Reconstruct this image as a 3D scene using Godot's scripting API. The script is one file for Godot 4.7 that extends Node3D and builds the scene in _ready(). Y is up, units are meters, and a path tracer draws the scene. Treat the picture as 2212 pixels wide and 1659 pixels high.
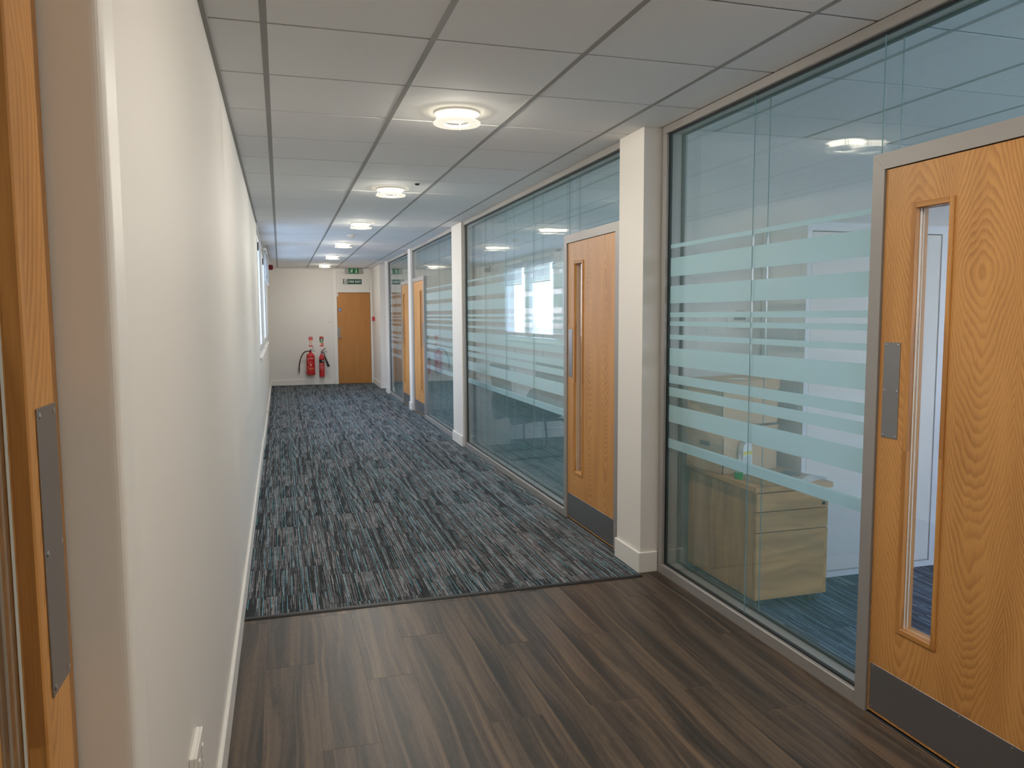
extends Node3D

const H := 2.49          # ceiling height
const LX := -0.2         # left wall face
const EZ := -14.15       # end wall face
var M := {}
var rng := RandomNumberGenerator.new()
var taken := {}


# ---------------------------------------------------------------- mesh builder
class B:
	var v := PackedVector3Array()
	var n := PackedVector3Array()
	var u := PackedVector2Array()
	var ix := PackedInt32Array()
	var t := Transform3D()

	func tri(a: Vector3, b: Vector3, c: Vector3, na: Vector3, nb: Vector3, nc: Vector3, ua := Vector2.ZERO, ub := Vector2.ZERO, uc := Vector2.ZERO) -> void:
		var k := v.size()
		v.append(t * a); v.append(t * b); v.append(t * c)
		n.append((t.basis * na).normalized()); n.append((t.basis * nb).normalized()); n.append((t.basis * nc).normalized())
		u.append(ua); u.append(ub); u.append(uc)
		if (b - a).cross(c - a).dot(na + nb + nc) > 0.0:
			ix.append(k); ix.append(k + 2); ix.append(k + 1)
		else:
			ix.append(k); ix.append(k + 1); ix.append(k + 2)

	func quad(a: Vector3, b: Vector3, c: Vector3, d: Vector3, nn: Vector3, uv: Array = []) -> void:
		if uv.is_empty():
			uv = [Vector2(0, 1), Vector2(1, 1), Vector2(1, 0), Vector2(0, 0)]
		tri(a, b, c, nn, nn, nn, uv[0], uv[1], uv[2])
		tri(a, c, d, nn, nn, nn, uv[0], uv[2], uv[3])

	static func uvof(p: Vector3, na: int, ax: int, off: Vector2) -> Vector2:
		var o := [0, 1, 2]
		o.erase(na)
		if na != ax:
			o.erase(ax)
			return Vector2(p[o[0]], p[ax]) + off
		return Vector2(p[o[0]], p[o[1]]) + off

	# box with chamfered edges; ax = axis along which the texture's v runs
	func box(lo: Vector3, hi: Vector3, ch := 0.0, ax := 1, off := Vector2.ZERO) -> B:
		for a in 3:
			var b := (a + 1) % 3
			var c := (a + 2) % 3
			for s in 2:
				var p := []
				for k in 4:
					var q := Vector3.ZERO
					q[a] = hi[a] if s else lo[a]
					q[b] = hi[b] - ch if k in [1, 2] else lo[b] + ch
					q[c] = hi[c] - ch if k in [2, 3] else lo[c] + ch
					p.append(q)
				var nn := Vector3.ZERO
				nn[a] = 1.0 if s else -1.0
				quad(p[0], p[1], p[2], p[3], nn, [uvof(p[0], a, ax, off), uvof(p[1], a, ax, off), uvof(p[2], a, ax, off), uvof(p[3], a, ax, off)])
		if ch > 0.0:
			for a in 3:
				var b := (a + 1) % 3
				var c := (a + 2) % 3
				for sa in [-1.0, 1.0]:
					for sb in [-1.0, 1.0]:
						var p := []
						for k in 4:
							var q := Vector3.ZERO
							var ea: float = hi[a] if sa > 0 else lo[a]
							var eb: float = hi[b] if sb > 0 else lo[b]
							q[a] = ea if k in [0, 1] else ea - sa * ch
							q[b] = eb - sb * ch if k in [0, 1] else eb
							q[c] = lo[c] + ch if k in [0, 3] else hi[c] - ch
							p.append(q)
						var nn := Vector3.ZERO
						nn[a] = sa; nn[b] = sb
						var w := []
						for k in 4:
							w.append(uvof(p[k], a, ax, off))
						quad(p[0], p[1], p[2], p[3], nn.normalized(), w)
			for sx in [-1.0, 1.0]:
				for sy in [-1.0, 1.0]:
					for sz in [-1.0, 1.0]:
						var e := Vector3(hi.x if sx > 0 else lo.x, hi.y if sy > 0 else lo.y, hi.z if sz > 0 else lo.z)
						var nn := Vector3(sx, sy, sz).normalized()
						tri(e - Vector3(0, sy * ch, sz * ch), e - Vector3(sx * ch, 0, sz * ch), e - Vector3(sx * ch, sy * ch, 0), nn, nn, nn)
		return self

	# profile of (radius, height) turned about the y axis through c
	func lathe(prof: Array, seg: int, c := Vector3.ZERO, a0 := 0.0, a1 := TAU) -> B:
		for k in prof.size() - 1:
			var p: Vector2 = prof[k]
			var q: Vector2 = prof[k + 1]
			var d := (q - p)
			if d.length() < 1e-6:
				continue
			var pn := Vector2(d.y, -d.x).normalized()
			for s in seg:
				var f := lerpf(a0, a1, float(s) / seg)
				var g := lerpf(a0, a1, float(s + 1) / seg)
				var df := Vector3(cos(f), 0, sin(f))
				var dg := Vector3(cos(g), 0, sin(g))
				var nf := df * pn.x + Vector3.UP * pn.y
				var ng := dg * pn.x + Vector3.UP * pn.y
				var pa := c + df * p.x + Vector3.UP * p.y
				var pb := c + dg * p.x + Vector3.UP * p.y
				var qa := c + df * q.x + Vector3.UP * q.y
				var qb := c + dg * q.x + Vector3.UP * q.y
				var u0 := float(s) / seg
				var u1 := float(s + 1) / seg
				if p.x > 1e-6:
					tri(pa, pb, qb, nf, ng, ng, Vector2(u0, 1), Vector2(u1, 1), Vector2(u1, 0))
				if q.x > 1e-6:
					tri(pa, qb, qa, nf, ng, nf, Vector2(u0, 1), Vector2(u1, 0), Vector2(u0, 0))
		return self

	func tube(path: Array, r: float, seg := 10, r_end := -1.0) -> B:
		var m := path.size()
		var side := Vector3.ZERO
		var rings := []
		for k in m:
			var d: Vector3 = (path[mini(k + 1, m - 1)] - path[maxi(k - 1, 0)]).normalized()
			if k == 0:
				side = d.cross(Vector3.UP if absf(d.y) < 0.9 else Vector3.RIGHT).normalized()
			side = (side - d * side.dot(d)).normalized()
			var up := d.cross(side)
			var rr := r if r_end < 0.0 else lerpf(r, r_end, float(k) / (m - 1))
			var ring := []
			for s in seg:
				var f := TAU * s / seg
				var o := side * cos(f) + up * sin(f)
				ring.append([path[k] + o * rr, o])
			rings.append(ring)
		for k in m - 1:
			for s in seg:
				var a = rings[k][s]
				var b = rings[k][(s + 1) % seg]
				var c = rings[k + 1][(s + 1) % seg]
				var d = rings[k + 1][s]
				tri(a[0], b[0], c[0], a[1], b[1], c[1])
				tri(a[0], c[0], d[0], a[1], c[1], d[1])
		for e in [0, m - 1]:
			var nn: Vector3 = (path[0] - path[1]).normalized() if e == 0 else (path[m - 1] - path[m - 2]).normalized()
			for s in range(1, seg - 1):
				tri(rings[e][0][0], rings[e][s][0], rings[e][s + 1][0], nn, nn, nn)
		return self

	# polygon in the xy plane given thickness from z0 to z1
	func slab(poly: PackedVector2Array, z0: float, z1: float, uvs := 1.0) -> B:
		var ids := Geometry2D.triangulate_polygon(poly)
		for zz in [[z0, -1.0], [z1, 1.0]]:
			var nn := Vector3(0, 0, zz[1])
			for k in range(0, ids.size(), 3):
				var a := poly[ids[k]]
				var b := poly[ids[k + 1]]
				var c := poly[ids[k + 2]]
				tri(Vector3(a.x, a.y, zz[0]), Vector3(b.x, b.y, zz[0]), Vector3(c.x, c.y, zz[0]), nn, nn, nn, a * uvs, b * uvs, c * uvs)
		var ccw := not Geometry2D.is_polygon_clockwise(poly)
		for k in poly.size():
			var a := poly[k]
			var b := poly[(k + 1) % poly.size()]
			var d := b - a
			var nn := Vector3(d.y, -d.x, 0).normalized() * (1.0 if ccw else -1.0)
			quad(Vector3(a.x, a.y, z0), Vector3(b.x, b.y, z0), Vector3(b.x, b.y, z1), Vector3(a.x, a.y, z1), nn, [a * uvs, b * uvs, b * uvs, a * uvs])
		return self

	func mesh() -> ArrayMesh:
		var ar := []
		ar.resize(Mesh.ARRAY_MAX)
		ar[Mesh.ARRAY_VERTEX] = v
		ar[Mesh.ARRAY_NORMAL] = n
		ar[Mesh.ARRAY_TEX_UV] = u
		ar[Mesh.ARRAY_INDEX] = ix
		var am := ArrayMesh.new()
		am.add_surface_from_arrays(Mesh.PRIMITIVE_TRIANGLES, ar)
		return am


# ---------------------------------------------------------------- scene helpers
func numbered(called: String) -> String:
	if not taken.has(called):
		taken[called] = 0
		return called
	taken[called] += 1
	return "%s_%03d" % [called, taken[called]]


func tag(o: Node3D, label: String, category: String, group := "", kind := "") -> Node3D:
	o.set_meta("label", label)
	o.set_meta("category", category)
	if group:
		o.set_meta("group", group)
	if kind:
		o.set_meta("kind", kind)
	return o


func thing(called: String, label: String, category: String, at := Vector3.ZERO, turn := 0.0, group := "", kind := "") -> Node3D:
	var o := Node3D.new()
	o.name = numbered(called)
	add_child(o)
	o.position = at
	o.rotation.y = turn
	return tag(o, label, category, group, kind)


func put(called: String, b, m: Material, parent: Node3D = null) -> MeshInstance3D:
	var o := MeshInstance3D.new()
	o.mesh = b if b is Mesh else b.mesh()
	o.material_override = m
	if parent == null:
		o.name = numbered(called)
		add_child(o)
	else:
		var k := 0
		var nm := called
		while parent.has_node(nm):
			k += 1
			nm = "%s_%03d" % [called, k]
		o.name = nm
		parent.add_child(o)
	return o


# many alike parts: the number is counted here, which is quicker than looking for a free name
var counts := {}
func part(called: String, mesh: Mesh, m: Material, parent: Node3D, at := Vector3.ZERO) -> MeshInstance3D:
	var key := str(parent.get_instance_id()) + called
	var k: int = counts.get(key, 0)
	counts[key] = k + 1
	var o := MeshInstance3D.new()
	o.mesh = mesh
	o.material_override = m
	o.name = called if k == 0 else "%s_%03d" % [called, k]
	parent.add_child(o)
	o.position = at
	return o


func struct(called: String, label: String, category: String, b = null, m: Material = null) -> Node3D:
	if b == null:
		return thing(called, label, category, Vector3.ZERO, 0.0, "", "structure")
	return tag(put(called, b, m), label, category, "", "structure")


func mat(c: Color, rough := 0.6, metal := 0.0, spec := 0.5) -> StandardMaterial3D:
	var m := StandardMaterial3D.new()
	m.albedo_color = c
	m.roughness = rough
	m.metallic = metal
	m.metallic_specular = spec
	return m


func rgb(r: float, g: float, b: float, a := 1.0) -> Color:
	return Color(r / 255.0, g / 255.0, b / 255.0, a)


func tex(im: Image) -> ImageTexture:
	return ImageTexture.create_from_image(im)


func tmat(im: Image, sx: float, sy: float, rough := 0.6, spec := 0.5) -> StandardMaterial3D:
	var m := mat(Color.WHITE, rough, 0.0, spec)
	m.albedo_texture = tex(im)
	m.uv1_scale = Vector3(1.0 / sx, 1.0 / sy, 1)
	return m


func noise(s: int, freq: float, oct := 3) -> FastNoiseLite:
	var f := FastNoiseLite.new()
	f.noise_type = FastNoiseLite.TYPE_SIMPLEX_SMOOTH
	f.seed = s
	f.frequency = freq
	f.fractal_octaves = oct
	return f


# ---------------------------------------------------------------- textures
# crown-cut oak veneer, w by h metres, leaves laid side by side
func oak_image(wpx: int, hpx: int, w: float, h: float, leaf: float, first: float, base: Color, dark: Color, s: int) -> Image:
	var d := PackedByteArray()
	d.resize(wpx * hpx * 3)
	var n1 := noise(s, 1.0, 3)
	var n2 := noise(s + 1, 1.0, 2)
	var n3 := noise(s + 2, 1.0, 2)
	var k := 0
	for y in hpx:
		var vv := h * float(y) / hpx          # metres above the foot
		for x in wpx:
			var uu := w * float(x) / wpx
			var li := floorf((uu - first + leaf * 0.5) / leaf)
			var cx := uu - first - li * leaf
			var turn := 1.70 + 0.10 * sin(li * 2.3 + s)
			var vt := turn - sqrt((vv - turn) * (vv - turn) + 0.0009)
			var wob := n1.get_noise_2d(uu * 9.0 + li * 7.0, vv * 1.2) * 0.008 + n2.get_noise_2d(uu * 24.0, vv * 3.0) * 0.0012
			var r := 2.0 - 0.17 * vt + 3.0 * cx * cx + 0.07 * sqrt(cx * cx + 0.000004) + 0.03 * n2.get_noise_2d(li * 5.0, vv * 1.3) + wob
			var ring := r / 0.0078
			var g := ring - floorf(ring)
			g = g * g * (3.0 - 2.0 * g)
			g = g if g < 0.86 else (1.0 - g) * 6.0
			var fib := n3.get_noise_2d(uu * 620.0, vv * 14.0)
			var tone := n2.get_noise_2d(uu * 6.0 + 50.0, vv * 1.1) * 0.22
			var q := clampf(0.62 * g * (0.75 + 0.5 * n1.get_noise_2d(uu * 12.0 + 80.0, vv * 2.0)) + 0.22 * fib + tone + 0.06, 0.0, 1.0)
			var c := base.lerp(dark, q)
			d[k] = int(c.r * 255.0); d[k + 1] = int(c.g * 255.0); d[k + 2] = int(c.b * 255.0)
			k += 3
	return Image.create_from_data(wpx, hpx, false, Image.FORMAT_RGB8, d)


# straight banded grain running along v
func grain_image(px: int, w: float, h: float, base: Color, dark: Color, bands: float, s: int) -> Image:
	var d := PackedByteArray()
	d.resize(px * px * 3)
	var n1 := noise(s, 1.0, 3)
	var n3 := noise(s + 2, 1.0, 2)
	var k := 0
	for y in px:
		var vv := h * float(y) / px
		for x in px:
			var uu := w * float(x) / px
			var q := 0.42 + 0.65 * n1.get_noise_2d(uu * bands + 0.4 * n3.get_noise_2d(uu * 3.0, vv * 2.0), vv * 0.9) + 0.16 * n3.get_noise_2d(uu * 420.0, vv * 12.0)
			var c := base.lerp(dark, clampf(q, 0.0, 1.0))
			d[k] = int(c.r * 255.0); d[k + 1] = int(c.g * 255.0); d[k + 2] = int(c.b * 255.0)
			k += 3
	return Image.create_from_data(px, px, false, Image.FORMAT_RGB8, d)


# dark smoked-oak vinyl: 1.0 m across (five plank widths) by 1.25 m
func plank_image(px: int) -> Image:
	var d := PackedByteArray()
	d.resize(px * px * 3)
	var n1 := noise(11, 1.0, 3)
	var n2 := noise(12, 1.0, 2)
	var n3 := noise(13, 1.0, 2)
	var ca := rgb(43, 38, 34)
	var cb := rgb(97, 80, 65)
	var cc := rgb(124, 101, 79)
	var k := 0
	for y in px:
		var vv := 1.25 * float(y) / px
		for x in px:
			var uu := float(x) / px
			var warp := 0.26 * n2.get_noise_2d(uu * 3.0, vv * 0.9)
			var q := 0.5 + 0.75 * n1.get_noise_2d(uu * 8.0 + warp, vv * 0.4) + 0.5 * n1.get_noise_2d(uu * 30.0 + warp * 3.0 + 7.0, vv * 0.8)
			var streak := n1.get_noise_2d(uu * 24.0 + warp * 2.0 + 40.0, vv * 0.35)
			var fine := n3.get_noise_2d(uu * 300.0, vv * 16.0)
			# patches of rippled heartwood
			var patch := n2.get_noise_2d(uu * 11.0 + 90.0, vv * 1.6)
			if patch > 0.40:
				var rr := sin((vv * 190.0 + 6.0 * n3.get_noise_2d(uu * 20.0, vv * 6.0) + 70.0 * absf(sin(uu * 22.0))))
				q += (patch - 0.40) * 1.2 * rr - (patch - 0.40) * 1.2
			q += fine * 0.36
			var c := ca.lerp(cb, clampf(q, 0.0, 1.0))
			if streak > 0.16:
				c = c.lerp(cc, clampf((streak - 0.16) * 1.4, 0.0, 0.55))
			d[k] = int(c.r * 255.0); d[k + 1] = int(c.g * 255.0); d[k + 2] = int(c.b * 255.0)
			k += 3
	return Image.create_from_data(px, px, false, Image.FORMAT_RGB8, d)


# four striped carpet tiles (0.458 m each) in one picture
func carpet_image(px: int, base: Color, mids: Array, accent: Color, s: int) -> Image:
	var im := Image.create(px, px, false, Image.FORMAT_RGB8)
	im.fill(base)
	var r := RandomNumberGenerator.new()
	r.seed = s
	var half := px / 2
	for ty in 2:
		for tx in 2:
			var x := 0
			var dens := 0.5
			var left := 0
			while x < half:
				if left <= 0:
					dens = [0.1, 0.45, 0.6, 0.72, 0.82][r.randi() % 5]
					left = r.randi_range(14, 48)
				var w := r.randi_range(2, 3)
				var y := 0
				while y < half:
					var l := r.randi_range(int(half * 0.12), int(half * 0.8))
					if r.randf() < dens:
						var c: Color = mids[r.randi() % mids.size()]
						im.fill_rect(Rect2i(tx * half + x, ty * half + y, mini(w, half - x), mini(l, half - y)), c)
					y += l
				x += w + r.randi_range(1, 2)
				left -= w + 1
			x = r.randi_range(6, 30)
			while x < half - 4:
				var y0 := r.randi_range(0, half / 3) if r.randf() < 0.5 else 0
				var y1 := half if r.randf() < 0.6 else r.randi_range(half / 2, half)
				im.fill_rect(Rect2i(tx * half + x, ty * half + y0, 3, y1 - y0), accent.lerp(mids[0], r.randf() * 0.5))
				x += r.randi_range(18, 72)
	# pile: break the yarns up
	var n1 := noise(s + 3, 0.35, 2)
	var n2 := noise(s + 4, 0.012, 2)
	var d := im.get_data()
	var k := 0
	for y in px:
		for x in px:
			var f := 1.0 + 0.30 * n1.get_noise_2d(x * 1.2, y * 0.7) + 0.12 * n2.get_noise_2d(x, y)
			d[k] = clampi(int(d[k] * f), 0, 255); d[k + 1] = clampi(int(d[k + 1] * f), 0, 255); d[k + 2] = clampi(int(d[k + 2] * f), 0, 255)
			k += 3
	return Image.create_from_data(px, px, false, Image.FORMAT_RGB8, d)


func print_lines(im: Image, x0: int, x1: int, y0: int, y1: int, step: int, thick: int, c: Color, s: int) -> void:
	var r := RandomNumberGenerator.new()
	r.seed = s
	var y := y0
	while y < y1:
		var x := x0
		while x < x1 - 2:
			var w := r.randi_range(3, 11)
			im.fill_rect(Rect2i(x, y, mini(w, x1 - x), thick), c)
			x += w + 2
			if r.randf() < 0.06:
				break
		y += step


func make_materials() -> void:
	M.white = mat(rgb(230, 226, 219), 0.55)
	M.wall = mat(rgb(228, 224, 218), 0.62)
	var nt := NoiseTexture2D.new()
	nt.noise = noise(5, 0.09, 3)
	nt.width = 256; nt.height = 256; nt.seamless = true
	M.wall.heightmap_enabled = false
	M.gloss_white = mat(rgb(232, 229, 223), 0.45)
	M.tile = mat(rgb(240, 240, 240), 0.9)
	M.grid = mat(rgb(158, 156, 153), 0.55)
	M.grid_cross = mat(rgb(120, 118, 115), 0.6)
	M.alu = mat(rgb(160, 157, 154), 0.45, 0.3)
	M.seal = mat(rgb(22, 22, 24), 0.7)
	M.steel = mat(rgb(150, 150, 152), 0.33, 0.85)
	M.chrome = mat(rgb(205, 205, 208), 0.15, 1.0)
	M.darkchrome = mat(rgb(60, 62, 66), 0.3, 0.7)
	M.black = mat(rgb(20, 20, 22), 0.5)
	M.rubber = mat(rgb(30, 31, 33), 0.6)
	M.oak = tmat(oak_image(640, 1280, 0.8, 1.97, 0.255, 0.155, rgb(210, 154, 88), rgb(156, 103, 50), 21), 0.8, 1.97, 0.42)
	M.oak_plain = tmat(oak_image(256, 512, 0.8, 1.97, 0.40, 0.2, rgb(190, 130, 64), rgb(160, 104, 46), 61), 0.8, 1.97, 0.45)
	M.oakend = tmat(grain_image(256, 0.3, 1.0, rgb(206, 148, 80), rgb(150, 98, 46), 24.0, 31), 0.3, 1.0, 0.42)
	M.ped = tmat(grain_image(512, 0.6, 0.8, rgb(222, 168, 102), rgb(166, 120, 68), 12.0, 41), 0.6, 0.8, 0.45)
	M.plank = tmat(plank_image(1024), 1.0, 1.25, 0.42, 0.45)
	var c1 := carpet_image(1024, rgb(54, 58, 61), [rgb(126, 125, 129), rgb(108, 108, 112), rgb(160, 156, 158), rgb(86, 88, 92)], rgb(100, 182, 200), 71)
	M.carpet = tmat(c1, 0.916, 0.916, 0.95, 0.2)
	var c2 := carpet_image(512, rgb(34, 52, 78), [rgb(86, 110, 140), rgb(58, 82, 112), rgb(120, 140, 160)], rgb(130, 160, 185), 81)
	M.carpet_blue = tmat(c2, 0.916, 0.916, 0.95, 0.2)
	M.glass = mat(rgb(105, 186, 188, 0.026), 0.0, 0.04)
	M.glass.transparency = BaseMaterial3D.TRANSPARENCY_ALPHA
	M.clear = mat(rgb(190, 210, 205, 0.05), 0.0)
	M.clear.transparency = BaseMaterial3D.TRANSPARENCY_ALPHA
	M.joint = mat(rgb(120, 150, 152), 0.12)
	M.frost = mat(rgb(206, 238, 246, 0.88), 0.5)
	M.frost.transparency = BaseMaterial3D.TRANSPARENCY_ALPHA
	M.frost.backlight_enabled = true
	M.frost.backlight = Color(0.9, 0.95, 0.95)
	M.red = mat(rgb(190, 14, 22), 0.3)
	M.red.clearcoat_enabled = true
	M.red.clearcoat = 0.6
	M.maroon = mat(rgb(120, 14, 24), 0.4)
	M.blue = mat(rgb(24, 92, 170), 0.5)
	M.green = mat(rgb(0, 116, 52), 0.5)
	M.darkgreen = mat(rgb(4, 74, 62), 0.5)
	M.print_white = mat(rgb(232, 236, 230), 0.6)
	M.housing = mat(rgb(168, 164, 162), 0.4)
	M.card = mat(rgb(200, 166, 128), 0.85)
	M.card_dark = mat(rgb(60, 50, 40), 0.9)
	M.ink = mat(rgb(80, 70, 62), 0.8)
	M.fabric = mat(rgb(34, 36, 40), 0.95)
	M.mesh_back = mat(rgb(120, 116, 112), 0.9)
	M.walnut = mat(rgb(92, 62, 42), 0.6)
	M.lamp_ring = mat(rgb(150, 148, 140), 0.5)
	M.lamp_ring.emission_enabled = true
	M.lamp_ring.emission = rgb(255, 248, 228)
	M.lamp_ring.emission_energy_multiplier = 0.62
	M.lamp_drum = mat(rgb(255, 252, 244), 0.5)
	M.lamp_drum.emission_enabled = true
	M.lamp_drum.emission = rgb(255, 246, 226)
	M.lamp_drum.emission_energy_multiplier = 4.0
	M.upvc = mat(rgb(226, 228, 230), 0.35)
	M.blind = mat(rgb(214, 218, 220), 0.5)
	M.asphalt = mat(rgb(186, 186, 184), 0.9)
	M.cladding = mat(rgb(214, 216, 216), 0.6)
	M.reddoor = mat(rgb(178, 66, 62), 0.6)


# ---------------------------------------------------------------- the build
func _ready() -> void:
	rng.seed = 7
	make_materials()
	# camera
	var cam := Camera3D.new()
	cam.name = "camera"
	cam.fov = 52.81
	cam.near = 0.02
	cam.transform = Transform3D(Basis(Vector3.UP, -0.2899) * Basis(Vector3.RIGHT, -0.0891) * Basis(Vector3.BACK, -0.005), Vector3(0.0248, 1.4723, 2.9263))
	add_child(cam)
	cam.current = true
	# sky and exposure
	var sky_mat := ProceduralSkyMaterial.new()
	sky_mat.sky_top_color = rgb(168, 194, 230)
	sky_mat.sky_horizon_color = rgb(224, 231, 240)
	sky_mat.ground_bottom_color = rgb(130, 132, 136)
	sky_mat.ground_horizon_color = rgb(200, 208, 218)
	sky_mat.sun_angle_max = 0.0
	var env := Environment.new()
	env.background_mode = Environment.BG_SKY
	env.sky = Sky.new()
	env.sky.sky_material = sky_mat
	env.background_energy_multiplier = 6.0
	env.tonemap_mode = Environment.TONE_MAPPER_LINEAR
	env.tonemap_exposure = 1.45
	env.sdfgi_enabled = true
	env.ssao_enabled = true
	env.ssil_enabled = true
	var we := WorldEnvironment.new()
	we.name = "environment"
	we.environment = env
	add_child(we)

	floors()
	ceilings()
	walls()
	left_windows()
	partitions()
	doors()
	lamps()
	end_wall_things()
	near_room_things()
	meeting_room_things()
	small_fittings()
	outside()


const LAMP_Z := [-0.99, -3.43, -5.85, -8.34, -10.68, -13.02, 1.41, 3.81]
const LAMP_ENERGY := 0.62


# ---------------------------------------------------------------- floors
func floors() -> void:
	var f := struct("floor", "dark brown smoked oak plank floor at the near end of the corridor", "floor")
	var sub := B.new().box(Vector3(-0.4, -0.12, EZ - 0.3), Vector3(2.2, -0.0008, 6.7)).box(Vector3(2.2, -0.12, EZ - 0.3), Vector3(5.9, -0.006, 3.6))
	put("floor_slab", sub, mat(rgb(168, 150, 130), 0.8), f)
	var xs := [-0.2, -0.077, 0.12, 0.317, 0.514, 0.711, 0.908, 1.105, 1.302, 1.5, 1.697, 1.894, 2.06]
	var ends := [0.35, -0.355, 0.343, -0.14, -0.507, 0.33, -0.30, 0.322, -0.29, 0.315, 0.553, -0.11]
	var gap := 0.00025
	var butt := 0.0008
	for k in 12:
		var z: float = ends[k]
		while z > -0.93:
			z -= 1.22
		var lo := -0.93 if k < 11 else -0.988
		while lo < 6.5:
			var hi := minf(maxf(z + 1.22, lo), 6.5)
			z += 1.22
			if hi - lo < 0.02:
				continue
			var w := B.new().box(Vector3(xs[k] + gap, -0.006, lo + butt), Vector3(xs[k + 1] - gap, 0.0, hi - butt), 0.0004, 2, Vector2(rng.randf() * 3.0, -lo + 0.015 + rng.randf() * (1.22 - (hi - lo))))
			part("plank", w.mesh(), M.plank, f)
			lo = hi
	var c := struct("floor", "charcoal carpet tiles with grey and teal stripes along the corridor", "carpet")
	var cols := [-0.2, 0.222, 0.68, 1.138, 1.596, 2.03]
	var offs := [-1.22, -1.475, -1.27, -1.51, -1.30]
	for k in 5:
		var hi: float = -0.955
		var zb: float = offs[k]
		while zb > hi:
			zb -= 0.458
		if hi - zb > 0.458:
			zb += 0.458
		while hi > EZ + 0.01:
			var lo := maxf(zb, EZ)
			zb -= 0.458
			var off := Vector2(-cols[k] + 0.458 * rng.randi_range(0, 1), -hi + 0.458 * rng.randi_range(0, 1))
			var xr: float = 1.9395 if k == 4 and hi > -1.0 else cols[k + 1]
			var w := B.new().box(Vector3(cols[k] + 0.0006, -0.006, lo + 0.0006), Vector3(xr - 0.0006, 0.004, hi - 0.0006), 0.001, 2, off)
			part("carpet_tile", w.mesh(), M.carpet, c)
			hi = lo
	var st := B.new().slab(PackedVector2Array([Vector2(-0.2, -0.006), Vector2(1.942, -0.006), Vector2(1.942, 0.006), Vector2(-0.2, 0.006)]), 0.0, 0.01)
	st = B.new()
	st.t = Transform3D(Basis(Vector3.UP, PI / 2), Vector3(0, 0, 0))
	# wedge profile along x: thick at the carpet, thin at the planks
	st.slab(PackedVector2Array([Vector2(0.925, -0.005), Vector2(0.925, 0.0025), Vector2(0.935, 0.0075), Vector2(0.954, 0.0075), Vector2(0.954, -0.005)]), -0.2, 1.938)
	put("edging_strip", st, M.black, c)
	var r := struct("floor", "blue striped carpet in the glazed room behind the nearest door", "carpet")
	put("carpet_sheet", B.new().box(Vector3(2.16, -0.006, -1.0), Vector3(5.6, 0.003, 3.4), 0.0, 2), M.carpet_blue, r)
	var r2 := struct("floor", "dark striped carpet in the meeting rooms behind the far partitions", "carpet")
	put("carpet_sheet", B.new().box(Vector3(2.03, -0.006, EZ), Vector3(5.6, 0.003, -1.32), 0.0, 2), M.carpet, r2)


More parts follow.
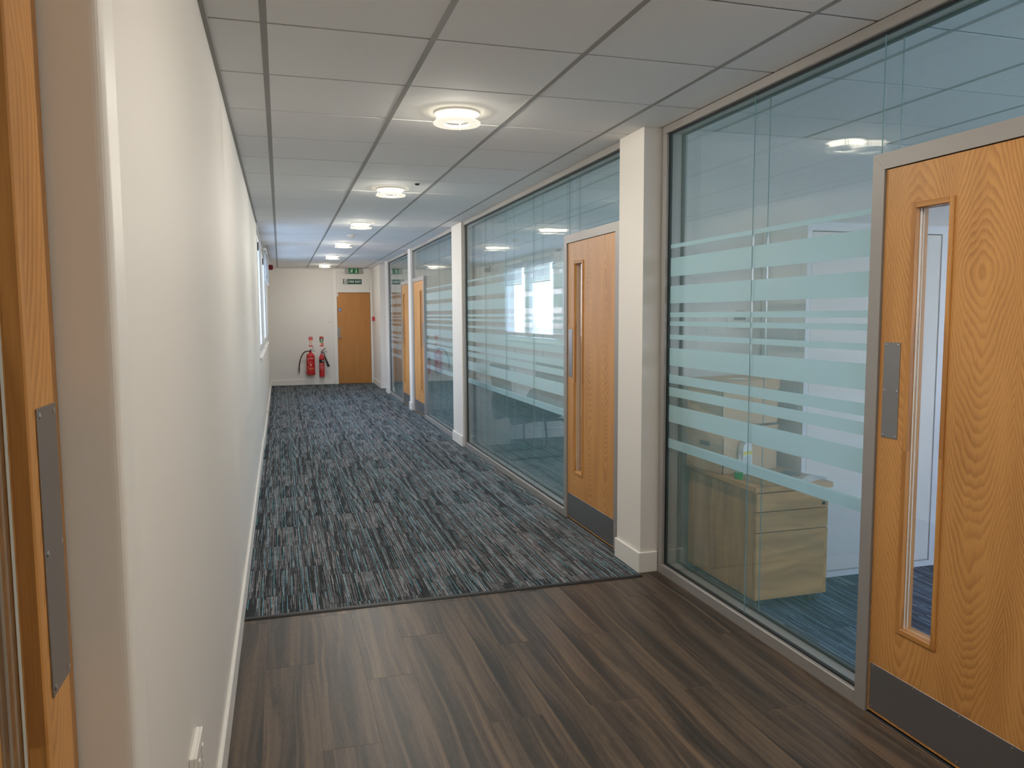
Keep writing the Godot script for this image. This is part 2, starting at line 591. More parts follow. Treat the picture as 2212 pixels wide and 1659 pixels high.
# ---------------------------------------------------------------- ceilings
func ceilings() -> void:
	var c := struct("ceiling", "suspended ceiling of grey white lay-in tiles on an exposed metal grid", "ceiling")
	put("ceiling_void", B.new().box(Vector3(-0.4, H + 0.02, EZ - 0.3), Vector3(2.3, H + 0.1, 6.7)), M.tile, c)
	var xs := [-0.2, 0.0, 0.6, 1.2, 1.8, 2.06]
	var zs := []
	var z := 6.6
	while z > EZ:
		zs.append(z)
		z -= 0.6
	var variants := {}
	for i in 5:
		for j in zs.size():
			var hi: float = minf(zs[j], 6.5)
			var lo: float = maxf(zs[j] - 0.6, EZ)
			if hi - lo < 0.03:
				continue
			var key := "%d %.3f" % [i, hi - lo]
			if not variants.has(key):
				variants[key] = B.new().box(Vector3(xs[i], 0.0, lo - hi + 0.007), Vector3(xs[i + 1], 0.02, -0.007), 0.0015).mesh()
			part("ceiling_tile", variants[key], M.tile, c, Vector3(0, H, hi))
	# exposed T bars: long ones along the corridor, short ones across
	for k in range(1, 5):
		var w: float = 0.012
		part("grid_bar", B.new().box(Vector3(xs[k] - w, H - 0.0012, EZ), Vector3(xs[k] + w, H + 0.001, 6.5), 0.0005).mesh(), M.grid, c)
	var cross := B.new().box(Vector3(-0.2, H + 0.004, -0.012), Vector3(1.955, H + 0.008, 0.012)).mesh()
	var cross2 := B.new().box(Vector3(-0.2, H + 0.004, -0.012), Vector3(2.06, H + 0.008, 0.012)).mesh()
	for zz in zs:
		if zz < 6.5:
			part("grid_bar", cross2 if zz > -1.0 else cross, M.grid_cross, c, Vector3(0, 0, zz))
	part("perimeter_trim", B.new().box(Vector3(-0.2, H - 0.006, -6.05), Vector3(-0.182, H + 0.001, 6.5), 0.001).mesh(), M.grid, c)
	part("perimeter_trim", B.new().box(Vector3(-0.2, H - 0.006, EZ), Vector3(1.95, H + 0.001, EZ + 0.018), 0.001).mesh(), M.grid, c)
	# the rooms carry on with the same kind of grid
	var rc := struct("ceiling", "tiled ceiling with a metal grid seen through the glazed screens", "ceiling")
	put("ceiling_void", B.new().box(Vector3(2.3, H + 0.02, EZ - 0.3), Vector3(5.9, H + 0.1, 3.6)), M.tile, rc)
	var rx := [2.19, 2.39, 2.98, 3.57, 4.16, 4.75, 5.34, 5.6]
	for span in [[-1.003, 3.4], [-5.8, -1.32], [-8.96, -5.97], [EZ, -9.19]]:
		var zt := ceilf(span[1] / 0.6) * 0.6
		while zt > span[0]:
			var hi: float = minf(zt, span[1])
			var lo: float = maxf(zt - 0.6, span[0])
			zt -= 0.6
			if hi - lo < 0.03:
				continue
			for i in rx.size() - 1:
				var key := "r%d %.3f" % [i, hi - lo]
				if not variants.has(key):
					variants[key] = B.new().box(Vector3(rx[i], 0.0, lo - hi + 0.007), Vector3(rx[i + 1], 0.02, -0.007), 0.0015).mesh()
				part("ceiling_tile", variants[key], M.tile, rc, Vector3(0, H, hi))
			part("grid_bar", B.new().box(Vector3(2.19, H + 0.004, lo - 0.012), Vector3(5.6, H + 0.008, lo + 0.012)).mesh(), M.grid_cross, rc)
		for k in range(1, 7):
			part("grid_bar", B.new().box(Vector3(rx[k] - 0.012, H - 0.0012, span[0]), Vector3(rx[k] + 0.012, H + 0.001, span[1]), 0.0005).mesh(), M.grid, rc)


# ---------------------------------------------------------------- walls
func walls() -> void:
	# left wall: openings for the door by the camera and for two window bays
	var w := B.new()
	var x0 := -0.42
	w.box(Vector3(x0, 0, 2.702), Vector3(LX, H, 6.7))
	w.box(Vector3(x0, 2.001, 1.834), Vector3(LX, H, 2.702))
	w.box(Vector3(x0, 0, -6.1), Vector3(LX, H, 1.834))
	w.box(Vector3(x0, 0, -8.62), Vector3(LX, H, -8.42))
	w.box(Vector3(x0, 0, EZ - 0.2), Vector3(LX, H, -11.62))
	w.box(Vector3(x0, 2.45, -11.62), Vector3(LX, H, -6.1))
	w.box(Vector3(x0, 0, -11.62), Vector3(x0 + 0.1, 1.0, -6.1))
	struct("wall_left", "long cream painted left wall with the nearest door at its near end", "wall", w, M.wall)
	var bl := B.new().box(Vector3(LX, 0, -6.1), Vector3(LX + 0.015, 0.118, 1.78), 0.003)
	bl.box(Vector3(LX, 0, EZ), Vector3(LX + 0.015, 0.118, -11.62), 0.003)
	struct("baseboard_left", "white skirting along the foot of the left wall", "skirting", bl, M.gloss_white)
	# end wall with a door opening
	var e := B.new()
	e.box(Vector3(-0.42, 0, EZ - 0.2), Vector3(1.20, H, EZ))
	e.box(Vector3(1.20, 1.975, EZ - 0.2), Vector3(1.93, H, EZ))
	e.box(Vector3(1.93, 0, EZ - 0.2), Vector3(5.9, H, EZ))
	e.box(Vector3(1.20, 0, EZ - 0.2), Vector3(1.93, 1.975, EZ - 0.07))
	struct("wall_end", "cream end wall with two fire extinguishers and the fire exit door", "wall", e, M.wall)
	struct("baseboard_end", "white skirting under the fire extinguishers", "skirting", B.new().box(Vector3(-0.185, 0, EZ), Vector3(1.09, 0.118, EZ + 0.015), 0.003), M.gloss_white)
	# wall behind the camera
	struct("wall_back", "cream wall closing the corridor behind the viewpoint", "wall", B.new().box(Vector3(-0.42, 0, 6.5), Vector3(2.2, H, 6.7)), M.wall)
	# piers between the glazed screens
	var p1 := B.new().box(Vector3(1.955, 0, -1.32), Vector3(2.3, H, -1.003), 0.002)
	struct("pillar", "wide cream pier between the nearest screen and the second wooden door", "pillar", p1, M.wall)
	var s1 := B.new().slab(PackedVector2Array([Vector2(1.94, 1.322), Vector2(1.94, 0.988), Vector2(2.062, 0.988), Vector2(2.062, 1.004), Vector2(1.956, 1.004), Vector2(1.956, 1.322)]), 0.0, 0.118)
	var sk := B.new()
	sk.box(Vector3(1.94, 0, -1.322), Vector3(1.956, 0.118, -0.988), 0.003)
	sk.box(Vector3(1.953, 0, -1.004), Vector3(2.058, 0.118, -0.988), 0.003)
	struct("baseboard_right", "white skirting wrapped round the wide cream pier", "skirting", sk, M.gloss_white)
	var p2 := B.new().box(Vector3(1.955, 0, -5.97), Vector3(2.5, H, -5.47), 0.002)
	struct("pillar", "white column between the meeting room screen and the third screen", "pillar", p2, M.wall)
	struct("baseboard_right", "white skirting at the foot of the second white column", "skirting", B.new().box(Vector3(1.94, 0, -5.972), Vector3(1.956, 0.118, -5.468), 0.003), M.gloss_white)
	var p3 := B.new().box(Vector3(1.955, 0, -9.19), Vector3(5.6, H, -8.96), 0.002)
	struct("pillar", "slim white column between the third and fourth wooden doors", "pillar", p3, M.wall)
	struct("baseboard_right", "white skirting at the foot of the slim column between two doors", "skirting", B.new().box(Vector3(1.94, 0, -9.192), Vector3(1.956, 0.118, -8.958), 0.003), M.gloss_white)
	var p4 := B.new().box(Vector3(1.955, 0, -11.98), Vector3(2.2, H, -11.68), 0.002)
	struct("pillar", "farthest slim white column on the right before the end wall", "pillar", p4, M.wall)
	struct("baseboard_right", "white skirting at the foot of the farthest slim column", "skirting", B.new().box(Vector3(1.94, 0, -11.982), Vector3(1.956, 0.118, -11.678), 0.003), M.gloss_white)
	var nib := B.new().box(Vector3(1.955, 0, EZ), Vector3(2.2, H, -12.78), 0.002)
	nib.box(Vector3(2.06, 0, -12.78), Vector3(2.2, H, -11.98))
	struct("wall_right", "cream wall return beside the fire exit door with the red call point", "wall", nib, M.wall)
	var ns := B.new().box(Vector3(1.94, 0, EZ + 0.07), Vector3(1.956, 0.118, -12.765), 0.003)
	ns.box(Vector3(1.953, 0, -12.781), Vector3(2.06, 0.118, -12.765), 0.003)
	struct("baseboard_right", "white skirting on the wall return by the fire exit door", "skirting", ns, M.gloss_white)
	# rooms behind the screens
	struct("wall_right", "cream corridor wall beyond the nearest wooden door", "wall", B.new().box(Vector3(2.06, 0, 1.58), Vector3(2.2, H, 6.5)), M.wall)
	struct("wall_room", "cream wall inside the nearest glazed room behind the stacked boxes", "wall", B.new().box(Vector3(2.3, 0, -1.32), Vector3(5.6, H, -1.003)), M.wall)
	struct("wall_room", "cream cross wall at the back of the meeting room", "wall", B.new().box(Vector3(2.5, 0, -5.97), Vector3(5.6, H, -5.8)), M.wall)
	struct("baseboard_room", "white skirting at the back of the meeting room", "skirting", B.new().box(Vector3(2.5, 0, -5.8), Vector3(5.6, 0.118, -5.785), 0.003), M.gloss_white)
	var nw := B.new().box(Vector3(2.2, 0, 3.4), Vector3(2.6, H, 3.6)).box(Vector3(5.3, 0, 3.4), Vector3(5.6, H, 3.6)).box(Vector3(2.6, 0, 3.4), Vector3(5.3, 0.85, 3.6)).box(Vector3(2.6, 2.3, 3.4), Vector3(5.3, H, 3.6))
	struct("wall_room", "cream wall with a window closing the near side of the glazed room", "wall", nw, M.wall)
	var nwin := struct("window_7", "white framed window in the near wall of the glazed room", "window")
	var nf := B.new().box(Vector3(2.6, 0.85, 3.45), Vector3(5.3, 0.91, 3.51)).box(Vector3(2.6, 2.24, 3.45), Vector3(5.3, 2.3, 3.51))
	for xx in [2.6, 3.92, 5.24]:
		nf.box(Vector3(xx, 0.91, 3.45), Vector3(xx + 0.06, 2.24, 3.51))
	put("window_frame", nf, M.upvc, nwin)
	put("pane", B.new().box(Vector3(2.66, 0.91, 3.475), Vector3(5.24, 2.24, 3.481)), M.clear, nwin)
	# outer wall of the rooms with its windows
	var o := B.new()
	var cuts := [[0.6, 3.0], [-5.6, -1.6], [-8.4, -6.6], [-11.4, -9.8]]
	var top := 3.6
	for c in cuts:
		o.box(Vector3(5.6, 0, c[1]), Vector3(5.85, H, top))
		o.box(Vector3(5.6, 0, c[0]), Vector3(5.85, 0.9, c[1]))
		o.box(Vector3(5.6, 2.2, c[0]), Vector3(5.85, H, c[1]))
		top = c[0]
	o.box(Vector3(5.6, 0, EZ - 0.2), Vector3(5.85, H, top))
	struct("wall_outer", "outer wall of the rooms with its windows", "wall", o, M.wall)
	for k in cuts.size():
		var c = cuts[k]
		var wn := struct("window_%d" % (k + 3), "white framed outer window of the glazed room number %d" % (k + 1), "window")
		wn.set_meta("label", ["white framed outer window of the room with the blue carpet", "white framed outer window of the meeting room with chairs", "white framed outer window of the third room", "white framed outer window of the fourth room"][k])
		var fr := B.new()
		fr.box(Vector3(5.68, 0.9, c[0]), Vector3(5.74, 0.96, c[1])).box(Vector3(5.68, 2.14, c[0]), Vector3(5.74, 2.2, c[1]))
		for zz in [c[0], (c[0] + c[1]) / 2 - 0.03, c[1] - 0.06]:
			fr.box(Vector3(5.68, 0.96, zz), Vector3(5.74, 2.14, zz + 0.06))
		put("window_frame", fr, M.upvc, wn)
		put("pane", B.new().box(Vector3(5.705, 0.96, c[0] + 0.06), Vector3(5.711, 2.14, c[1] - 0.06)), M.clear, wn)


# ---------------------------------------------------------------- windows of the left wall
func left_windows() -> void:
	var bays := [[-8.42, -6.1, "window_1", "nearer white framed window bay in the left wall"], [-11.62, -8.62, "window_2", "farther white framed window bay in the left wall near the red sounder"]]
	for b in bays:
		var z0: float = b[0]
		var z1: float = b[1]
		var wn := struct(b[2], b[3], "window")
		var fr := B.new()
		var xf := LX - 0.01
		fr.box(Vector3(LX - 0.09, 1.02, z0), Vector3(xf, 1.08, z1), 0.004)
		fr.box(Vector3(LX - 0.09, 2.39, z0), Vector3(xf, 2.45, z1), 0.004)
		fr.box(Vector3(LX - 0.09, 1.08, z0), Vector3(xf, 2.39, z0 + 0.07), 0.004)
		fr.box(Vector3(LX - 0.09, 1.08, z1 - 0.07), Vector3(xf, 2.39, z1), 0.004)
		put("window_frame", fr, M.upvc, wn)
		var nm := 2
		var prev := z0 + 0.07
		for k in nm:
			var zm := lerpf(z0, z1, (k + 1.0) / nm)
			if k < nm - 1:
				put("mullion", B.new().box(Vector3(LX - 0.09, 1.08, zm - 0.06), Vector3(LX + 0.02, 2.39, zm + 0.06), 0.004), M.upvc, wn)
			var hi := zm - 0.06 if k < nm - 1 else z1 - 0.07
			# opening sash
			var sa := B.new()
			sa.box(Vector3(LX - 0.07, 1.09, prev + 0.01), Vector3(LX + 0.005, 1.15, hi - 0.01), 0.004)
			sa.box(Vector3(LX - 0.07, 2.32, prev + 0.01), Vector3(LX + 0.005, 2.38, hi - 0.01), 0.004)
			sa.box(Vector3(LX - 0.07, 1.15, prev + 0.01), Vector3(LX + 0.005, 2.32, prev + 0.07), 0.004)
			sa.box(Vector3(LX - 0.07, 1.15, hi - 0.07), Vector3(LX + 0.005, 2.32, hi - 0.01), 0.004)
			put("sash", sa, M.upvc, wn)
			put("pane", B.new().box(Vector3(LX - 0.05, 1.15, prev + 0.07), Vector3(LX - 0.044, 2.32, hi - 0.07)), M.clear, wn)
			put("hinge", B.new().box(Vector3(LX + 0.005, 2.2, hi - 0.06), Vector3(LX + 0.02, 2.29, hi - 0.03), 0.002), M.darkchrome, wn)
			prev = zm + 0.06
		# sill board and the panels below it
		put("sill", B.new().box(Vector3(LX - 0.1, 0.99, z0), Vector3(LX + 0.025, 1.02, z1), 0.005), M.gloss_white, wn)
		var n := int(round((z1 - z0) / 0.58))
		for k in n:
			var a := lerpf(z0, z1, float(k) / n)
			var c := lerpf(z0, z1, float(k + 1) / n)
			put("panel", B.new().box(Vector3(LX - 0.1, 0.0, a + 0.002), Vector3(LX + 0.006, 0.99, c - 0.002), 0.003), M.white, wn)
		put("skirting", B.new().box(Vector3(LX + 0.006, 0, z0), Vector3(LX + 0.02, 0.118, z1), 0.003), M.gloss_white, wn)
	for k in 2:
		var z0: float = [-11.5, -10.0][k]
		var z1: float = [-10.25, -8.75][k]
		var bd := thing("window_blind", ["half-raised venetian blind over the farthest left window pane", "half-raised venetian blind over the next left window pane"][k], "blind", Vector3.ZERO, 0.0, "venetian blinds in the left windows")
		put("head_rail", B.new().box(Vector3(LX + 0.026, 2.40, z0), Vector3(LX + 0.066, 2.44, z1), 0.003), M.blind, bd)
		var sl := B.new()
		for j in 17:
			sl.t = Transform3D(Basis(Vector3.BACK, 0.5), Vector3(LX + 0.046, 2.385 - 0.021 * j, 0))
			sl.box(Vector3(-0.0125, -0.0006, z0 + 0.01), Vector3(0.0125, 0.0006, z1 - 0.01))
		var so := put("slats", sl, M.blind, bd)
		so.set_meta("kind", "stuff")
		put("bottom_rail", B.new().box(Vector3(LX + 0.036, 2.01, z0 + 0.01), Vector3(LX + 0.058, 2.03, z1 - 0.01), 0.003), M.blind, bd)


# ---------------------------------------------------------------- glazed screens
const BANDS := [[1.831, 1.852], [1.678, 1.778], [1.531, 1.626], [1.456, 1.482], [1.408, 1.433], [1.334, 1.360], [1.188, 1.286], [1.091, 1.139], [1.019, 1.068], [0.874, 0.968], [0.727, 0.780]]


# a double glazed screen facing -x whose frame face is at x; z0..z1 with the door opening d0..d1
func screen(x: float, z0: float, z1: float, d0: float, d1: float, joints: Array, label: String) -> void:
	var s := struct("glazed_partition", label, "partition")
	var dp := 0.13
	var fw := 0.042
	put("top_rail", B.new().box(Vector3(x, H - 0.042, z0), Vector3(x + dp, H, z1), 0.003), M.alu, s)
	var parts := [[z0, d0], [d1, z1]]
	var dh := 2.033
	for p in parts:
		if p[1] - p[0] > 0.12:
			put("bottom_rail", B.new().box(Vector3(x, 0, p[0]), Vector3(x + dp, 0.055, p[1]), 0.003), M.alu, s)
	put("jamb", B.new().box(Vector3(x, 0.055, z0), Vector3(x + dp, H - 0.042, z0 + fw), 0.003), M.alu, s)
	put("jamb", B.new().box(Vector3(x, 0.055 if z1 - d1 > 0.12 else 0.0, z1 - fw), Vector3(x + dp, H - 0.042, z1), 0.003), M.alu, s)
	# black gaskets just inside the frame
	for skin in 2:
		var gx := x + 0.022 + skin * 0.078
		var cuts := [z0 + fw]
		for j in joints:
			cuts.append(j)
		cuts.append(z1 - fw)
		cuts.sort()
		for k in cuts.size() - 1:
			var a: float = cuts[k] + 0.002
			var b: float = cuts[k + 1] - 0.002
			# split at the door: panes over the door stand on its head
			var spans := []
			if b <= d0 + 0.03 or a >= d1 - 0.03:
				spans.append([a, b, 0.055])
			else:
				if a < d0 - 0.03:
					spans.append([a, d0, 0.055])
				spans.append([maxf(a, d0), minf(b, d1), dh])
				if b > d1 + 0.03:
					spans.append([d1, b, 0.055])
			for q in spans:
				put("pane", B.new().box(Vector3(gx, q[2], q[0]), Vector3(gx + 0.01, H - 0.042, q[1])), M.glass, s)
		for j in joints:
			var y0 := 0.055 if (j < d0 + 0.01 or j > d1 - 0.01) else dh
			put("joint_strip", B.new().box(Vector3(gx, y0, j - 0.0012), Vector3(gx + 0.003, H - 0.042, j + 0.0012)), M.joint, s)
		var ga := B.new()
		for p in parts:
			if p[1] - p[0] > 0.12:
				ga.box(Vector3(gx - 0.004, 0.055, p[0] + fw * float(p[0] == z0)), Vector3(gx + 0.014, 0.062, p[1] - fw * float(p[1] == z1)))
				var ze: float = z0 + fw if p[0] == z0 else z1 - fw
				var zs := 1.0 if p[0] == z0 else -1.0
				ga.box(Vector3(gx - 0.004, 0.055, minf(ze, ze + zs * 0.007)), Vector3(gx + 0.014, H - 0.042, maxf(ze, ze + zs * 0.007)))
		ga.box(Vector3(gx - 0.004, H - 0.049, z0 + fw), Vector3(gx + 0.014, H - 0.042, z1 - fw))
		put("gasket", ga, M.seal, s)
	# frosted manifestation film on the inner face of the front skin
	for p in parts:
		if p[1] - p[0] > 0.12:
			for bnd in BANDS:
				put("frosted_band", B.new().box(Vector3(x + 0.0325, bnd[0], p[0] + (fw + 0.002) * float(p[0] == z0)), Vector3(x + 0.0333, bnd[1], p[1] - (fw + 0.002) * float(p[1] == z1))), M.frost, s)


func partitions() -> void:
	screen(2.06, -0.988, 1.58, 0.606, 1.522, [-0.157, 0.62], "nearest glazed screen with frosted bands in front of the wooden drawer unit")
	screen(1.975, -5.468, -1.322, -2.302, -1.362, [-2.25, -3.063, -3.867, -4.60], "long glazed screen with frosted bands before the meeting room chairs")
	screen(1.975, -8.958, -5.972, -8.90, -7.95, [-6.95], "third glazed screen with frosted bands beyond the white column")
	screen(1.975, -11.678, -9.192, -10.09, -9.21, [-10.85], "farthest glazed screen reflecting the fire exit sign")


# ---------------------------------------------------------------- doors
# local: x across, y up, the face towards +z; x = 0 is the latch side unless mirrored
func door(called: String, label: String, at: Vector3, turn: float, w: float, mirror: bool, framed := true) -> Node3D:
	var d := thing(called, label, "door", at, turn, "", "structure")
	var top := 1.972
	var fx := func(a: float, b: float, y0: float, y1: float, z0: float, z1: float, ch: float, ax: int, o: B) -> void:
		var p := a
		var q := b
		if mirror:
			p = w - b
			q = w - a
		o.box(Vector3(p, y0, z0), Vector3(q, y1, z1), ch, ax)
	var bl := 0.125   # bead outer
	var br := 0.298
	var by := 0.355
	var bt := 1.839
	var bw := 0.019
	var zf := -0.008
	var zb := -0.052
	var leaf := B.new()
	fx.call(0.003, bl + bw - 0.001, 0.012, top - 0.003, zb, zf, 0.0, 1, leaf)
	fx.call(br - bw + 0.001, w - 0.003, 0.012, top - 0.003, zb, zf, 0.0, 1, leaf)
	fx.call(bl + bw - 0.001, br - bw + 0.001, 0.012, by + bw - 0.001, zb, zf, 0.0, 1, leaf)
	fx.call(bl + bw - 0.001, br - bw + 0.001, bt - bw + 0.001, top - 0.003, zb, zf, 0.0, 1, leaf)
	put("leaf", leaf, M.oak, d)
	var bead := B.new()
	for side in 2:
		var z0 := zf - 0.014 if side == 0 else zb - 0.006
		var z1 := zf + 0.006 if side == 0 else zb + 0.014
		fx.call(bl, bl + bw, by, bt, z0, z1, 0.002, 1, bead)
		fx.call(br - bw, br, by, bt, z0, z1, 0.002, 1, bead)
		fx.call(bl + bw, br - bw, by, by + bw, z0, z1, 0.002, 0, bead)
		fx.call(bl + bw, br - bw, bt - bw, bt, z0, z1, 0.002, 0, bead)
	put("glazing_bead", bead, M.oakend, d)
	var tape := B.new()
	for zz in [zf - 0.0165, zb + 0.0142]:
		fx.call(bl + bw, bl + bw + 0.003, by + bw, bt - bw, zz, zz + 0.0023, 0.0, 1, tape)
		fx.call(br - bw - 0.003, br - bw, by + bw, bt - bw, zz, zz + 0.0023, 0.0, 1, tape)
	put("gasket", tape, M.print_white, d)
	var gl := B.new()
	fx.call(bl + bw, br - bw, by + bw, bt - bw, -0.0335, -0.0265, 0.0, 1, gl)
	put("vision_pane", gl, M.clear, d)
	var pp := B.new()
	fx.call(0.022, 0.097, 1.033, 1.37, zf, zf + 0.0022, 0.0006, 1, pp)
	var plate := put("push_plate", pp, M.steel, d)
	for sx in [0.031, 0.088]:
		for sy in [1.042, 1.2015, 1.361]:
			var px: float = w - sx if mirror else sx
			var sc := B.new()
			sc.t = Transform3D(Basis(Vector3.RIGHT, PI / 2), Vector3(px, sy, zf + 0.0022))
			sc.lathe([Vector2(0.0042, -0.0005), Vector2(0.0042, 0.0004), Vector2(0.0022, 0.0012), Vector2(0, 0.0012)], 10)
			put("screw", sc, M.chrome, plate)
	var kp := B.new()
	fx.call(0.012, w - 0.012, 0.022, 0.195, zf, zf + 0.0018, 0.0005, 1, kp)
	var kick := put("kick_plate", kp, M.steel, d)
	for k in 5:
		for sy in [0.032, 0.185]:
			var sc := B.new()
			sc.t = Transform3D(Basis(Vector3.RIGHT, PI / 2), Vector3(lerpf(0.025, w - 0.025, k / 4.0), sy, zf + 0.0018))
			sc.lathe([Vector2(0.0038, -0.0005), Vector2(0.0038, 0.0004), Vector2(0.002, 0.001), Vector2(0, 0.001)], 8)
			put("screw", sc, M.chrome, kick)
	if framed:
		var fr := B.new()
		var f := 0.056
		var dz := -0.115
		# mitred aluminium frame, a flat face with a stop behind the leaf
		fr.slab(PackedVector2Array([Vector2(-f, 0), Vector2(0, 0), Vector2(0, top), Vector2(-f, top + f)]), dz, 0.0)
		fr.slab(PackedVector2Array([Vector2(w, 0), Vector2(w + f, 0), Vector2(w + f, top + f), Vector2(w, top)]), dz, 0.0)
		fr.slab(PackedVector2Array([Vector2(-f + 0.0006, top + f), Vector2(0.0006, top), Vector2(w - 0.0006, top), Vector2(w + f - 0.0006, top + f)]), dz, -0.0003)
		put("door_frame", fr, M.alu, d)
		var st := B.new()
		st.box(Vector3(0, 0, dz), Vector3(0.014, top, zb - 0.001)).box(Vector3(w - 0.014, 0, dz), Vector3(w, top, zb - 0.001)).box(Vector3(0.014, top - 0.014, dz), Vector3(w - 0.014, top, zb - 0.001))
		put("door_stop", st, M.seal, d)
		put("threshold_strip", B.new().box(Vector3(0, 0.0, dz), Vector3(w, 0.006, -0.002), 0.002), M.black, d)
	return d


func doors() -> void:
	var r := -PI / 2
	door("door_1", "nearest oak veneer door with a tall narrow vision panel at the right", Vector3(2.06, 0, 0.662), r, 0.804, false)
	door("door_2", "second oak veneer door between the wide cream pier and the meeting room screen", Vector3(1.975, 0, -2.246), r, 0.828, false)
	door("door_3", "third oak veneer door just before the slim white column", Vector3(1.975, 0, -8.842), r, 0.836, true)
	door("door_4", "fourth oak veneer door just past the slim white column", Vector3(1.975, 0, -10.034), r, 0.768, false)
	var l := door("door_5", "oak veneer door at the left edge seen edge on with a steel push plate", Vector3(-0.233, 0, 2.66), PI / 2, 0.806, true, false)
	# painted timber lining and bullnosed architrave of the left door
	var prof := PackedVector2Array()
	prof.append_array([Vector2(-0.2, -1.775), Vector2(-0.2, -1.8345), Vector2(-0.405, -1.8345), Vector2(-0.405, -1.853), Vector2(-0.186, -1.853)])
	for k in 7:
		var a := PI / 2 * k / 6.0
		prof.append(Vector2(-0.186 + 0.014 * sin(a), -1.839 - 0.014 * cos(a)))
	prof.append_array([Vector2(-0.172, -1.778), Vector2(-0.175, -1.775)])
	var ar := B.new()
	ar.t = Transform3D(Basis(Vector3.RIGHT, -PI / 2), Vector3.ZERO)
	ar.slab(prof, 0.0, 2.05)
	var ar2 := B.new()
	ar2.box(Vector3(-0.405, 0, 2.661), Vector3(-0.186, 1.974, 2.70), 0.002)
	ar2.box(Vector3(-0.2, 0, 2.702), Vector3(-0.172, 2.05, 2.78), 0.004)
	var ar3 := B.new()
	ar3.box(Vector3(-0.405, 1.974, 1.854), Vector3(-0.186, 2.0, 2.70), 0.002)
	ar3.box(Vector3(-0.2, 2.001, 1.854), Vector3(-0.172, 2.05, 2.70), 0.004)
	var at := struct("trim_1", "white bullnosed architrave where the left wall meets the door at the left edge", "architrave")
	put("upright", ar, M.gloss_white, at)
	put("upright", ar2, M.gloss_white, at)
	put("head", ar3, M.gloss_white, at)
	# dark room behind the left door
	struct("wall_store", "dark store room behind the door at the left edge", "wall", B.new().box(Vector3(-1.9, 0, 1.6), Vector3(-1.8, H, 3.0)).box(Vector3(-1.9, 0, 1.5), Vector3(-0.42, H, 1.6)).box(Vector3(-1.9, 0, 3.0), Vector3(-0.42, H, 3.1)).box(Vector3(-1.9, H, 1.5), Vector3(-0.42, H + 0.05, 3.1)).box(Vector3(-1.9, -0.1, 1.5), Vector3(-0.42, 0.0, 3.1)), M.wall)
	# fire exit door in the end wall
	var d := thing("door_6", "plain oak fire exit door in the end wall under the green sign", "door", Vector3(1.203, 0, EZ), 0.0, "", "structure")
	put("leaf", B.new().box(Vector3(0.004, 0.008, -0.05), Vector3(0.705, 1.967, -0.006), 0.001), M.oak_plain, d)
	var fr := B.new()
	fr.box(Vector3(-0.08, 0, -0.02), Vector3(-0.0005, H - 0.006, 0.022), 0.003)
	fr.box(Vector3(0.7095, 0, -0.02), Vector3(0.752, H - 0.006, 0.022), 0.003)
	fr.box(Vector3(-0.0005, 1.971, -0.02), Vector3(0.7095, 2.0, 0.022), 0.003)
	fr.box(Vector3(-0.0005, 2.41, -0.02), Vector3(0.7095, H - 0.006, 0.022), 0.003)
	put("door_frame", fr, M.gloss_white, d)
	put("over_panel", B.new().box(Vector3(0.001, 2.0, -0.02), Vector3(0.708, 2.41, 0.008), 0.002), M.white, d)
	put("contact_sensor", B.new().box(Vector3(0.002, 1.885, -0.006), Vector3(0.03, 1.965, 0.016), 0.003), M.white, d)
	var hp := put("handle_plate", B.new().box(Vector3(0.008, 1.05, -0.006), Vector3(0.055, 1.225, 0.002), 0.001), M.steel, d)
	put("thumb_turn", B.new().tube([Vector3(0.03, 1.13, 0.0), Vector3(0.03, 1.13, 0.025)], 0.015, 12), M.steel, hp)
	put("lever", B.new().tube([Vector3(0.028, 1.01, -0.006), Vector3(0.028, 1.01, 0.04), Vector3(0.035, 1.008, 0.052), Vector3(0.09, 1.0, 0.052)], 0.009, 10), M.steel, d)
	put("rose", B.new().tube([Vector3(0.028, 1.01, -0.006), Vector3(0.028, 1.01, 0.006)], 0.026, 16), M.steel, d)


